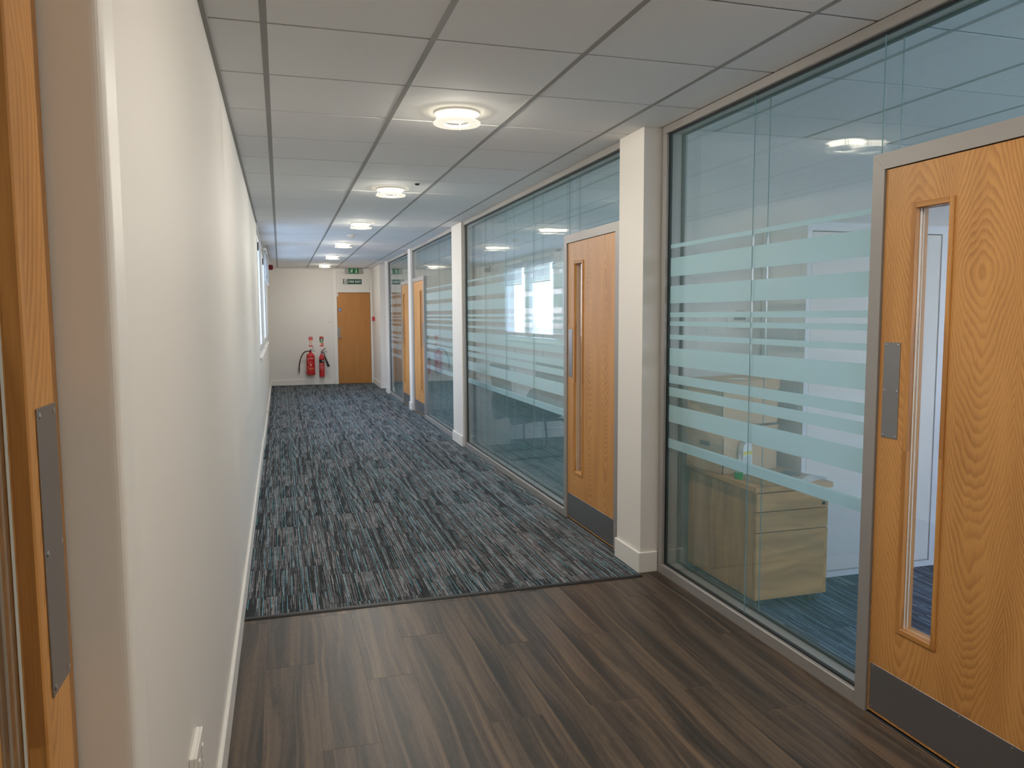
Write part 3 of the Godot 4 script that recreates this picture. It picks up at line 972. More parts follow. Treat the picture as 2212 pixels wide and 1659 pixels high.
# ---------------------------------------------------------------- lamps
func lamps() -> void:
	var names := ["nearest round glass ring ceiling light over the floor join", "second round glass ring ceiling light along the corridor", "third round glass ring ceiling light along the corridor", "fourth round glass ring ceiling light just beyond the smoke detector", "fifth round glass ring ceiling light along the corridor", "farthest round glass ring ceiling light by the exit sign", "round glass ring ceiling light just above the viewpoint", "round glass ring ceiling light behind the viewpoint", "round glass ring ceiling light in the meeting room"]
	var bez := B.new().lathe([Vector2(0.098, 0.0), Vector2(0.098, -0.010), Vector2(0.104, -0.013), Vector2(0.115, -0.010), Vector2(0.118, 0.0)], 48).mesh()
	var drum := B.new().lathe([Vector2(0.0, -0.030), Vector2(0.084, -0.030), Vector2(0.088, -0.026), Vector2(0.088, 0.0)], 48).mesh()
	var ring_b := B.new().lathe([Vector2(0.062, -0.05), Vector2(0.062, -0.057), Vector2(0.064, -0.059), Vector2(0.116, -0.059), Vector2(0.119, -0.056), Vector2(0.119, -0.051), Vector2(0.117, -0.049), Vector2(0.064, -0.049), Vector2(0.062, -0.05)], 48)
	for j in 3:
		var sa := TAU * j / 3.0 - 1.2
		ring_b.tube([Vector3(cos(sa) * 0.107, -0.05, sin(sa) * 0.107), Vector3(cos(sa) * 0.107, -0.006, sin(sa) * 0.107)], 0.004, 8)
	var ring := ring_b.mesh()
	var pin := B.new().tube([Vector3(0, -0.062, 0), Vector3(0, -0.01, 0)], 0.0022, 8).mesh()
	var spots := []
	for z in LAMP_Z:
		spots.append(Vector3(0.91, H, z))
	spots.append(Vector3(3.6, H, -2.7))
	for k in spots.size():
		var l := thing("ceiling_light", names[k], "ceiling light", spots[k], 0.0, "ring ceiling lights")
		put("bezel", bez, M.white, l)
		put("lamp_drum", drum, M.lamp_drum, l)
		put("lamp_ring", ring, M.lamp_ring, l)
		for j in 3:
			var a := TAU * j / 3.0 - 1.2
			var p := put("pin", pin, M.chrome, l)
			p.position = Vector3(cos(a) * 0.107, 0, sin(a) * 0.107)
		var o := OmniLight3D.new()
		o.name = "lamp_glow"
		o.light_color = rgb(255, 246, 230)
		var share := 0.6 if k == 5 else (0.8 if k == 4 else 1.0)
		o.light_energy = 0.34 * share
		o.light_size = 0.012
		o.omni_range = 12.0
		o.omni_attenuation = 2.0
		o.shadow_enabled = true
		o.position = Vector3(0, -0.018, 0)
		l.add_child(o)
		var sp := SpotLight3D.new()
		sp.name = "lamp_beam"
		sp.light_color = rgb(255, 250, 243)
		sp.light_energy = LAMP_ENERGY * share
		sp.light_size = 0.012
		sp.spot_angle = 84.0
		sp.spot_angle_attenuation = 1.0
		sp.spot_range = 12.0
		sp.spot_attenuation = 2.0
		sp.shadow_enabled = true
		sp.position = Vector3(0, -0.018, 0)
		sp.rotation.x = -PI / 2
		l.add_child(sp)


# ---------------------------------------------------------------- end wall
func pictogram(at: Vector3, size: float, flip := 1.0) -> B:
	var b := B.new()
	b.t = Transform3D(Basis.from_scale(Vector3(size, size, 0.02)), at)
	# the head is turned to face the viewer
	var t0 := b.t
	b.t = t0 * Transform3D(Basis(Vector3.RIGHT, PI / 2), Vector3(0.2 * flip, 0.43, 0))
	b.lathe([Vector2(0, -0.01), Vector2(0.09, -0.01), Vector2(0.09, 0.01), Vector2(0, 0.01)], 14)
	b.t = t0
	for poly in [[Vector2(0.1, 0.34), Vector2(-0.08, 0.02), Vector2(0.04, -0.05), Vector2(0.2, 0.28)], [Vector2(0.12, 0.33), Vector2(0.36, 0.12), Vector2(0.31, 0.05), Vector2(0.08, 0.22)], [Vector2(0.1, 0.34), Vector2(-0.22, 0.24), Vector2(-0.33, 0.02), Vector2(-0.25, -0.01), Vector2(-0.16, 0.17), Vector2(0.06, 0.24)], [Vector2(-0.07, 0.02), Vector2(-0.16, -0.2), Vector2(-0.42, -0.3), Vector2(-0.4, -0.4), Vector2(-0.08, -0.29), Vector2(0.05, -0.04)], [Vector2(-0.02, 0.0), Vector2(0.12, -0.16), Vector2(0.04, -0.46), Vector2(0.14, -0.48), Vector2(0.24, -0.12), Vector2(0.08, 0.04)]]:
		var pl := PackedVector2Array()
		for p in poly:
			pl.append(Vector2(p.x * flip, p.y))
		b.slab(pl, -0.01, 0.01)
	return b


# letters h metres tall, centred
func text(s: String, h: float, at: Vector3, m: Material, parent: Node3D, called := "lettering") -> Node3D:
	var o := Node3D.new()
	o.name = called
	parent.add_child(o)
	o.position = at
	var f := SystemFont.new()
	f.font_names = PackedStringArray(["Droid Sans"])
	f.font_weight = 700
	var px := h / 46.0
	var whole := f.get_string_size(s, HORIZONTAL_ALIGNMENT_LEFT, -1, 64).x * px
	for k in s.length():
		if s[k] == " ":
			continue
		var tm := TextMesh.new()
		tm.font = f
		tm.text = s[k]
		tm.font_size = 64
		tm.pixel_size = px
		tm.depth = 0.001
		tm.curve_step = 2.0
		tm.horizontal_alignment = HORIZONTAL_ALIGNMENT_LEFT
		var g := put("letter", tm, m, o)
		g.position.x = f.get_string_size(s.substr(0, k), HORIZONTAL_ALIGNMENT_LEFT, -1, 64).x * px - whole / 2.0
	return o


func end_wall_things() -> void:
	# illuminated exit box above the fire door
	var x := thing("exit_sign", "green running man and down arrow exit sign box under the ceiling", "exit sign", Vector3(1.565, 2.43, EZ + 0.022))
	put("housing", B.new().box(Vector3(-0.18, -0.06, 0), Vector3(0.18, 0.052, 0.055), 0.008), M.housing, x)
	var fp := put("face_panel", B.new().box(Vector3(-0.105, -0.055, 0.055), Vector3(0.108, 0.048, 0.06), 0.001), M.green, x)
	put("pictogram", pictogram(Vector3(-0.045, -0.004, 0.0606), 0.085), M.print_white, fp)
	var arrow := B.new().slab(PackedVector2Array([Vector2(0.048, 0.038), Vector2(0.048, -0.018), Vector2(0.03, -0.018), Vector2(0.055, -0.047), Vector2(0.08, -0.018), Vector2(0.062, -0.018), Vector2(0.062, 0.038)]), 0.0602, 0.061)
	put("arrow", arrow, M.print_white, fp)
	# FIRE EXIT board
	var s := thing("fire_exit_sign", "dark green FIRE EXIT board fixed above the end door", "sign", Vector3(1.54, 2.202, EZ + 0.008))
	put("board", B.new().box(Vector3(-0.197, -0.054, 0), Vector3(0.197, 0.054, 0.004), 0.001), M.darkgreen, s)
	put("pictogram_panel", B.new().box(Vector3(-0.178, -0.046, 0.004), Vector3(-0.108, 0.046, 0.0048)), M.print_white, s)
	put("pictogram", pictogram(Vector3(-0.143, -0.002, 0.0053), 0.085), M.darkgreen, s)
	text("FIRE EXIT", 0.0425, Vector3(0.045, 0.0, 0.005), M.print_white, s)
	# instruction boards over the extinguishers
	for k in 2:
		var im := Image.create(64, 160, false, Image.FORMAT_RGB8)
		im.fill(rgb(236, 228, 214))
		var rd := rgb(196, 40, 40)
		if k == 0:
			im.fill_rect(Rect2i(0, 0, 64, 58), rd)
			im.fill_rect(Rect2i(8, 38, 46, 12), rgb(240, 150, 130))
			print_lines(im, 8, 56, 12, 28, 8, 4, rgb(240, 214, 205), 3)
			print_lines(im, 8, 56, 66, 134, 8, 3, rgb(196, 70, 60), 4)
		else:
			im.fill_rect(Rect2i(0, 0, 64, 26), rd)
			im.fill_rect(Rect2i(0, 26, 64, 40), rgb(16, 16, 18))
			im.fill_rect(Rect2i(20, 30, 26, 34), rgb(190, 200, 170))
			im.fill_rect(Rect2i(0, 66, 64, 34), rgb(150, 178, 130))
			im.fill_rect(Rect2i(4, 70, 3, 30), rgb(16, 16, 18))
			print_lines(im, 12, 58, 70, 96, 7, 3, rgb(60, 84, 50), 5)
			im.fill_rect(Rect2i(22, 104, 42, 32), rgb(222, 120, 104))
			print_lines(im, 24, 62, 106, 134, 7, 3, rgb(190, 50, 46), 6)
		im.fill_rect(Rect2i(0, 140, 64, 20), rd)
		print_lines(im, 6, 58, 146, 154, 8, 4, rgb(236, 170, 160), 7)
		var m := mat(Color.WHITE, 0.5)
		m.albedo_texture = tex(im)
		var b := thing("safety_sign", ["red and white extinguisher instruction board above the hose extinguisher", "black and green extinguisher instruction board above the slim extinguisher"][k], "sign", Vector3([0.636, 0.86][k], 0.82, EZ), 0.0, "instruction boards over the extinguishers")
		var poly := PackedVector2Array([Vector2(-0.041, 0), Vector2(0.041, 0), Vector2(0.041, 0.195)])
		for j in 5:
			var a := PI / 2 * j / 4.0
			poly.append(Vector2(0.028 + 0.013 * cos(a), 0.197 + 0.013 * sin(a)))
		for j in 5:
			var a := PI / 2 + PI / 2 * j / 4.0
			poly.append(Vector2(-0.028 + 0.013 * cos(a), 0.197 + 0.013 * sin(a)))
		var bb := B.new().slab(poly, 0.0, 0.003)
		for j in bb.u.size():
			bb.u[j] = Vector2((bb.u[j].x + 0.041) / 0.082, 1.0 - bb.u[j].y / 0.21)
		put("board", bb, m, b)
	# foam extinguisher
	var e := thing("fire_extinguisher", "larger red fire extinguisher with a black hose at its left", "fire extinguisher", Vector3(0.62, 0.225, EZ + 0.10), 0.0, "")
	put("cylinder", B.new().lathe([Vector2(0, 0.012), Vector2(0.06, 0.012), Vector2(0.084, 0.0), Vector2(0.09, 0.012), Vector2(0.09, 0.07), Vector2(0.086, 0.074), Vector2(0.086, 0.40), Vector2(0.08, 0.425), Vector2(0.06, 0.445), Vector2(0.028, 0.458), Vector2(0.028, 0.48), Vector2(0, 0.48)], 32), M.red, e)
	var li := Image.create(128, 160, false, Image.FORMAT_RGB8)
	li.fill(rgb(190, 18, 26))
	print_lines(li, 14, 114, 10, 26, 12, 8, rgb(240, 200, 190), 11)
	print_lines(li, 24, 104, 34, 84, 9, 3, rgb(226, 150, 140), 12)
	li.fill_rect(Rect2i(54, 88, 20, 16), rgb(244, 214, 206))
	print_lines(li, 14, 114, 110, 130, 7, 3, rgb(230, 160, 140), 13)
	print_lines(li, 24, 112, 138, 152, 14, 10, rgb(214, 176, 110), 14)
	var lm := mat(Color.WHITE, 0.35)
	lm.albedo_texture = tex(li)
	put("label_band", B.new().lathe([Vector2(0.0866, 0.10), Vector2(0.0866, 0.375)], 16, Vector3.ZERO, PI * 0.86, PI * 0.14), lm, e)
	var hd := B.new()
	hd.lathe([Vector2(0, 0.48), Vector2(0.024, 0.48), Vector2(0.024, 0.50), Vector2(0.017, 0.51), Vector2(0.017, 0.53), Vector2(0, 0.53)], 16)
	put("valve", hd, M.maroon, e)
	put("lever", B.new().tube([Vector3(0.0, 0.525, 0), Vector3(0.035, 0.545, 0), Vector3(0.08, 0.585, 0)], 0.007, 8), M.steel, e)
	put("carry_handle", B.new().tube([Vector3(0.0, 0.512, 0), Vector3(0.06, 0.512, 0), Vector3(0.1, 0.497, 0)], 0.007, 8), M.steel, e)
	var hose := [Vector3(-0.015, 0.50, 0.01), Vector3(-0.06, 0.502, 0.02)]
	for k in 14:
		var a := float(k) / 13.0
		hose.append(Vector3(-0.075 - 0.165 * sin(a * PI / 2), 0.50 - 0.40 * (1.0 - cos(a * PI / 2)) - 0.0 * a, 0.02))
	hose.append(Vector3(-0.24, 0.06, 0.02))
	put("hose", B.new().tube(hose, 0.0115, 10), M.rubber, e)
	put("nozzle", B.new().tube([Vector3(-0.24, 0.062, 0.02), Vector3(-0.236, 0.02, 0.02)], 0.009, 10), M.steel, e)
	put("hose_clip", B.new().box(Vector3(-0.11, 0.05, -0.01), Vector3(-0.08, 0.066, 0.02), 0.003), M.red, e)
	put("wall_bracket", B.new().box(Vector3(-0.025, 0.15, -0.10), Vector3(0.025, 0.42, -0.085), 0.002), M.steel, e)
	# carbon dioxide extinguisher
	var c := thing("fire_extinguisher", "slim red fire extinguisher with a black horn beside the end door", "fire extinguisher", Vector3(0.853, 0.175, EZ + 0.075), 0.0, "")
	put("cylinder", B.new().lathe([Vector2(0, 0.006), Vector2(0.045, 0.006), Vector2(0.054, 0.0), Vector2(0.055, 0.01), Vector2(0.055, 0.39), Vector2(0.051, 0.425), Vector2(0.04, 0.452), Vector2(0.024, 0.472), Vector2(0.022, 0.49), Vector2(0, 0.49)], 28), M.red, c)
	put("black_band", B.new().lathe([Vector2(0.0556, 0.30), Vector2(0.0556, 0.365)], 14, Vector3.ZERO, PI * 0.98, PI * 0.02), M.black, c)
	put("band_print", B.new().lathe([Vector2(0.0561, 0.33), Vector2(0.0561, 0.347)], 4, Vector3.ZERO, PI * 0.45, PI * 0.22), M.print_white, c)
	var lj := Image.create(96, 128, false, Image.FORMAT_RGB8)
	lj.fill(rgb(186, 26, 32))
	print_lines(lj, 6, 90, 6, 124, 8, 4, rgb(226, 170, 160), 15)
	var lk := mat(Color.WHITE, 0.35)
	lk.albedo_texture = tex(lj)
	put("label_band", B.new().lathe([Vector2(0.0556, 0.155), Vector2(0.0556, 0.298)], 12, Vector3.ZERO, PI * 0.85, PI * 0.15), lk, c)
	put("valve", B.new().lathe([Vector2(0, 0.49), Vector2(0.02, 0.49), Vector2(0.02, 0.545), Vector2(0.012, 0.555), Vector2(0, 0.555)], 14), M.steel, c)
	put("lever", B.new().tube([Vector3(0.0, 0.55, 0), Vector3(0.03, 0.57, 0), Vector3(0.082, 0.605, 0)], 0.008, 8), M.maroon, c)
	put("carry_handle", B.new().tube([Vector3(0.0, 0.535, 0), Vector3(0.06, 0.543, 0), Vector3(0.115, 0.525, 0)], 0.008, 8), M.steel, c)
	put("swivel_pipe", B.new().tube([Vector3(0.0, 0.52, 0.01), Vector3(0.035, 0.52, 0.03), Vector3(0.055, 0.49, 0.04), Vector3(0.062, 0.42, 0.04)], 0.009, 8), M.black, c)
	put("horn", B.new().tube([Vector3(0.062, 0.43, 0.04), Vector3(0.085, 0.36, 0.04), Vector3(0.11, 0.29, 0.04), Vector3(0.137, 0.215, 0.04)], 0.013, 14, 0.028), M.black, c)
	put("wall_bracket", B.new().box(Vector3(-0.02, 0.2, -0.075), Vector3(0.02, 0.40, -0.054), 0.002), M.steel, c)
	# light switch left of the door
	var sw := thing("light_switch", "white light switch plate beside the end door frame", "switch", Vector3(1.06, 1.33, EZ))
	put("plate", B.new().box(Vector3(-0.046, 0, 0), Vector3(0.046, 0.092, 0.009), 0.003), M.white, sw)
	for k in 2:
		put("rocker", B.new().box(Vector3(-0.022 + 0.024 * k, 0.03, 0.009), Vector3(-0.002 + 0.024 * k, 0.062, 0.013), 0.002), M.gloss_white, sw)
	# blue disc on the door
	var ds := B.new()
	ds.t = Transform3D(Basis(Vector3.RIGHT, PI / 2), Vector3(1.262, 1.60, EZ - 0.006))
	ds.lathe([Vector2(0, -0.0005), Vector2(0.034, -0.0005), Vector2(0.035, 0.0008), Vector2(0, 0.0008)], 24)
	var dsc := thing("door_sign", "small round blue notice on the fire exit door", "sign", Vector3.ZERO)
	put("disc", ds, M.blue, dsc)
	for k in 3:
		put("print_line", B.new().box(Vector3(1.262 - 0.022 + 0.004 * absf(k - 1), 1.613 - 0.013 * k - 0.003, EZ - 0.0055), Vector3(1.262 + 0.022 - 0.004 * absf(k - 1), 1.613 - 0.013 * k + 0.003, EZ - 0.0048)), M.print_white, dsc)
	# call point on the wall return
	var cp := thing("call_point", "red break glass fire call point on the wall return", "call point", Vector3(1.955, 1.36, -13.75), -PI / 2)
	put("case", B.new().box(Vector3(-0.044, 0, 0), Vector3(0.044, 0.088, 0.055), 0.004), M.red, cp)
	put("glass_plate", B.new().box(Vector3(-0.026, 0.024, 0.055), Vector3(0.026, 0.066, 0.057), 0.001), M.print_white, cp)
	put("test_key", B.new().box(Vector3(-0.03, -0.045, 0.03), Vector3(-0.018, 0.0, 0.034), 0.001), M.black, cp)


# ---------------------------------------------------------------- near room
func near_room_things() -> void:
	# tall white cupboard
	var d := thing("storage_cupboard", "tall white storage cupboard standing beside the wooden drawer unit", "cupboard", Vector3(2.716, 0, -0.60))
	put("carcass", B.new().box(Vector3(0, 0, -0.395), Vector3(0.94, 1.957, -0.052), 0.001), M.upvc, d)
	var fr := B.new()
	fr.slab(PackedVector2Array([Vector2(0, 0.0), Vector2(0.028, 0.035), Vector2(0.028, 1.911), Vector2(0, 1.957)]), -0.05, 0.0)
	fr.slab(PackedVector2Array([Vector2(0.94, 0.0), Vector2(0.893, 0.035), Vector2(0.893, 1.911), Vector2(0.94, 1.957)]), -0.05, 0.0)
	fr.slab(PackedVector2Array([Vector2(0.0005, 1.957), Vector2(0.0285, 1.911), Vector2(0.8925, 1.911), Vector2(0.9395, 1.957)]), -0.05, 0.0)
	fr.slab(PackedVector2Array([Vector2(0.0005, 0.0), Vector2(0.0285, 0.035), Vector2(0.8925, 0.035), Vector2(0.9395, 0.0)]), -0.05, 0.0)
	put("front_frame", fr, M.upvc, d)
	put("door_panel", B.new().box(Vector3(0.0325, 0.0395, -0.045), Vector3(0.8885, 1.9065, -0.004), 0.002), M.white, d)
	put("seal", B.new().box(Vector3(0.029, 0.036, -0.051), Vector3(0.892, 1.910, -0.046)), M.seal, d)
	# drawer pedestal
	var p := thing("drawer_pedestal", "oak effect drawer pedestal on castors under the cardboard boxes", "drawer unit", Vector3(2.22, 0, -0.30))
	var w := 0.42
	var dp := -0.63
	put("carcass", B.new().box(Vector3(0, 0.062, dp), Vector3(0.018, 0.598, 0.0), 0.001).box(Vector3(w - 0.018, 0.062, dp), Vector3(w, 0.598, 0.0), 0.001).box(Vector3(0.018, 0.062, dp), Vector3(w - 0.018, 0.598, dp + 0.018)).box(Vector3(0.018, 0.062, dp + 0.018), Vector3(w - 0.018, 0.08, -0.002)).box(Vector3(0.018, 0.58, dp + 0.018), Vector3(w - 0.018, 0.598, -0.002)), M.ped, p)
	put("top_board", B.new().box(Vector3(-0.001, 0.60, dp - 0.001), Vector3(w + 0.03, 0.627, 0.015), 0.002, 2), M.ped, p)
	var dr := [[0.505, 0.596], [0.402, 0.500], [0.062, 0.397]]
	for k in 3:
		var df := put("drawer", B.new().box(Vector3(0.002, dr[k][0], 0.002), Vector3(w - 0.002, dr[k][1], 0.020 + (0.002 if k == 2 else 0.0)), 0.0015, 0, Vector2(0.3 * k, 0.2 * k)), M.ped, p)
		if k == 0:
			var lo := B.new()
			lo.t = Transform3D(Basis(Vector3.RIGHT, PI / 2), Vector3(w - 0.03, 0.525, 0.02))
			lo.lathe([Vector2(0, -0.001), Vector2(0.009, -0.001), Vector2(0.009, 0.004), Vector2(0.006, 0.006), Vector2(0, 0.006)], 16)
			put("lock", lo, M.darkchrome, df)
	for sx in [0.05, w - 0.05]:
		for sz in [-0.04, dp + 0.05]:
			var ca := B.new()
			ca.t = Transform3D(Basis(Vector3.BACK, PI / 2), Vector3(sx, 0.026, sz))
			for o in [-0.016, 0.016]:
				ca.lathe([Vector2(0, o - 0.01), Vector2(0.02, o - 0.01), Vector2(0.024, o - 0.007), Vector2(0.024, o + 0.007), Vector2(0.02, o + 0.01), Vector2(0, o + 0.01)], 18)
			ca.t = Transform3D.IDENTITY
			ca.box(Vector3(sx - 0.022, 0.03, sz - 0.018), Vector3(sx + 0.022, 0.052, sz + 0.018), 0.004)
			ca.box(Vector3(sx - 0.008, 0.045, sz - 0.008), Vector3(sx + 0.008, 0.064, sz + 0.008))
			put("castor", ca, M.black, p)
	put("centre_wheel", B.new().box(Vector3(w / 2 - 0.02, 0.035, -0.05), Vector3(w / 2 + 0.02, 0.064, -0.02), 0.004), M.black, p)
	# two archive boxes
	for k in 2:
		var y := 0.628 + 0.252 * k
		var bx := thing("archive_box", ["lower lidded brown cardboard archive box with a hand hole standing on the drawer unit", "upper lidded brown cardboard archive box on top of the other box"][k], "box", Vector3(2.398, y, -0.785), [0.2, 0.17][k], "cardboard archive boxes on the drawer unit")
		var bw := 0.39
		var bd := 0.285
		var hh := 0.235
		var body := B.new()
		body.box(Vector3(-bw / 2, 0, -bd / 2), Vector3(bw / 2, hh, -bd / 2 + 0.004)).box(Vector3(-bw / 2, 0, bd / 2 - 0.004), Vector3(bw / 2, hh, bd / 2), 0.001)
		body.box(Vector3(bw / 2 - 0.004, 0, -bd / 2), Vector3(bw / 2, hh, bd / 2)).box(Vector3(-bw / 2, 0, -bd / 2), Vector3(bw / 2, 0.004, bd / 2))
		# the left side has a hand hole
		var hx := -bw / 2
		body.box(Vector3(hx, 0, -bd / 2), Vector3(hx + 0.004, 0.135, bd / 2)).box(Vector3(hx, 0.165, -bd / 2), Vector3(hx + 0.004, hh, bd / 2))
		body.box(Vector3(hx, 0.135, -bd / 2), Vector3(hx + 0.004, 0.165, -0.04)).box(Vector3(hx, 0.135, 0.04), Vector3(hx + 0.004, 0.165, bd / 2))
		put("carton", body, M.card, bx)
		put("corner_seam", B.new().box(Vector3(-bw / 2 - 0.0008, 0.002, bd / 2 - 0.0035), Vector3(-bw / 2 + 0.0025, hh - 0.046, bd / 2 + 0.0008)), M.card_dark, bx)
		var lid := B.new()
		lid.box(Vector3(-bw / 2 - 0.006, hh - 0.045, -bd / 2 - 0.006), Vector3(bw / 2 + 0.006, hh + 0.006, -bd / 2 - 0.001)).box(Vector3(-bw / 2 - 0.006, hh - 0.045, bd / 2 + 0.001), Vector3(bw / 2 + 0.006, hh + 0.006, bd / 2 + 0.006))
		lid.box(Vector3(-bw / 2 - 0.006, hh - 0.045, -bd / 2 - 0.006), Vector3(-bw / 2 - 0.001, hh + 0.006, bd / 2 + 0.006)).box(Vector3(bw / 2 + 0.001, hh - 0.045, -bd / 2 - 0.006), Vector3(bw / 2 + 0.006, hh + 0.006, bd / 2 + 0.006))
		lid.box(Vector3(-bw / 2 - 0.006, hh + 0.002, -bd / 2 - 0.006), Vector3(bw / 2 + 0.006, hh + 0.0065, bd / 2 + 0.006), 0.0005)
		put("lid", lid, M.card, bx)
		if k == 0:
			var tx := text("BX BOX", 0.024, Vector3(-bw / 2 - 0.0006, 0.09, 0.03), M.ink, bx, "print")
			tx.rotation.y = -PI / 2
		else:
			put("packing_slip", B.new().box(Vector3(-0.06, hh + 0.0066, 0.03), Vector3(0.03, hh + 0.008, 0.1)), M.print_white, bx)
	# plastic bottle with a yellow band
	var im := Image.create(64, 96, false, Image.FORMAT_RGB8)
	im.fill(rgb(222, 232, 232))
	im.fill_rect(Rect2i(0, 14, 64, 14), rgb(226, 214, 30))
	print_lines(im, 4, 60, 34, 92, 5, 2, rgb(120, 132, 140), 23)
	var bm := mat(Color.WHITE, 0.35)
	bm.albedo_texture = tex(im)
	var bt := thing("bottle", "white plastic bottle with a yellow band in front of the boxes", "bottle", Vector3(2.37, 0.627, -0.61), 0.25)
	var ob := B.new()
	var out := PackedVector2Array([Vector2(-0.032, 0), Vector2(0.032, 0), Vector2(0.034, 0.004), Vector2(0.034, 0.135), Vector2(0.026, 0.158), Vector2(0.012, 0.165), Vector2(-0.012, 0.165), Vector2(-0.026, 0.158), Vector2(-0.034, 0.135), Vector2(-0.034, 0.004)])
	ob.slab(out, -0.018, 0.018)
	put("bottle_body", ob, mat(rgb(226, 232, 230), 0.35), bt)
	put("bottle_label", B.new().box(Vector3(-0.031, 0.008, 0.0181), Vector3(0.031, 0.14, 0.0187)), bm, bt)
	var lb = bt.get_node("bottle_label")
	var q := B.new()
	q.quad(Vector3(-0.031, 0.008, 0.0187), Vector3(0.031, 0.008, 0.0187), Vector3(0.031, 0.14, 0.0187), Vector3(-0.031, 0.14, 0.0187), Vector3.BACK)
	q.quad(Vector3(-0.031, 0.008, 0.0181), Vector3(-0.031, 0.14, 0.0181), Vector3(-0.031, 0.14, 0.0187), Vector3(-0.031, 0.008, 0.0187), Vector3.LEFT, [Vector2(0, 0), Vector2(0, 0), Vector2(0, 0), Vector2(0, 0)])
	q.quad(Vector3(0.031, 0.008, 0.0181), Vector3(0.031, 0.14, 0.0181), Vector3(0.031, 0.14, 0.0187), Vector3(0.031, 0.008, 0.0187), Vector3.RIGHT, [Vector2(0, 0), Vector2(0, 0), Vector2(0, 0), Vector2(0, 0)])
	lb.mesh = q.mesh()
	put("cap", B.new().lathe([Vector2(0, 0.164), Vector2(0.011, 0.164), Vector2(0.011, 0.185), Vector2(0.008, 0.188), Vector2(0, 0.188)], 16), mat(rgb(226, 232, 230), 0.35), bt)
	# small glue bottle
	var gb := thing("glue_bottle", "small clear glue bottle with a pointed tip and a green base", "glue bottle", Vector3(2.262, 0.627, -0.50))
	put("bottle_base", B.new().lathe([Vector2(0, 0), Vector2(0.021, 0), Vector2(0.022, 0.004), Vector2(0.022, 0.035), Vector2(0, 0.035)], 20), mat(rgb(40, 150, 56), 0.35), gb)
	put("bottle_body", B.new().lathe([Vector2(0.0215, 0.035), Vector2(0.0215, 0.066), Vector2(0.016, 0.078), Vector2(0, 0.078)], 20), mat(rgb(190, 196, 186), 0.3), gb)
	put("tip", B.new().lathe([Vector2(0.014, 0.078), Vector2(0.013, 0.09), Vector2(0.008, 0.10), Vector2(0.003, 0.128), Vector2(0, 0.129)], 16), mat(rgb(226, 228, 214), 0.35), gb)
	# magazine
	var mi := Image.create(128, 96, false, Image.FORMAT_RGB8)
	mi.fill(rgb(222, 226, 226))
	mi.fill_rect(Rect2i(64, 0, 64, 40), rgb(96, 92, 92))
	mi.fill_rect(Rect2i(64, 40, 64, 30), rgb(176, 152, 120))
	mi.fill_rect(Rect2i(70, 44, 30, 10), rgb(120, 88, 60))
	mi.fill_rect(Rect2i(40, 8, 22, 12), rgb(206, 178, 96))
	print_lines(mi, 6, 58, 26, 90, 7, 3, rgb(120, 124, 128), 33)
	var mm := mat(Color.WHITE, 0.3)
	mm.albedo_texture = tex(mi)
	var mg := thing("magazine", "open glossy magazine lying on the right of the drawer unit", "magazine", Vector3(2.535, 0.627, -0.42), 0.35)
	var mb := B.new()
	for k in 12:
		var xa := -0.14 + 0.28 * k / 12.0
		var xb := -0.14 + 0.28 * (k + 1) / 12.0
		var ya := 0.004 + 0.012 * absf(sin((xa / 0.14) * PI)) 
		var yb := 0.004 + 0.012 * absf(sin((xb / 0.14) * PI))
		mb.quad(Vector3(xa, ya, 0.1), Vector3(xb, yb, 0.1), Vector3(xb, yb, -0.1), Vector3(xa, ya, -0.1), Vector3(ya - yb, xb - xa, 0).normalized(), [Vector2(xa / 0.28 + 0.5, 1), Vector2(xb / 0.28 + 0.5, 1), Vector2(xb / 0.28 + 0.5, 0), Vector2(xa / 0.28 + 0.5, 0)])
		mb.quad(Vector3(xa, 0.0, 0.1), Vector3(xb, 0.0, 0.1), Vector3(xb, yb, 0.1), Vector3(xa, ya, 0.1), Vector3.BACK, [Vector2(0, 1), Vector2(0, 1), Vector2(0, 1), Vector2(0, 1)])
		mb.quad(Vector3(xa, 0.0, -0.1), Vector3(xb, 0.0, -0.1), Vector3(xb, yb, -0.1), Vector3(xa, ya, -0.1), Vector3.FORWARD, [Vector2(0, 1), Vector2(0, 1), Vector2(0, 1), Vector2(0, 1)])
	put("pages", mb, mm, mg)
	# wall controls in the room
	var th := thing("thermostat", "white wall controller with a grey display inside the nearest room", "wall controller", Vector3(2.555, 1.383, -1.003))
	put("case", B.new().box(Vector3(-0.065, 0, 0), Vector3(0.065, 0.121, 0.018), 0.004), M.white, th)
	put("display", B.new().box(Vector3(-0.03, 0.052, 0.018), Vector3(0.048, 0.075, 0.019)), mat(rgb(80, 92, 92), 0.3), th)
	put("slot", B.new().box(Vector3(-0.02, 0.104, 0.018), Vector3(0.04, 0.108, 0.0186)), M.housing, th)
	var sw := thing("light_switch", "white double light switch left of the wall controller", "switch", Vector3(2.405, 1.38, -1.003))
	put("plate", B.new().box(Vector3(-0.046, 0, 0), Vector3(0.046, 0.086, 0.009), 0.003), M.white, sw)
	put("rocker", B.new().box(Vector3(-0.012, 0.03, 0.009), Vector3(0.012, 0.058, 0.013), 0.002), M.gloss_white, sw)


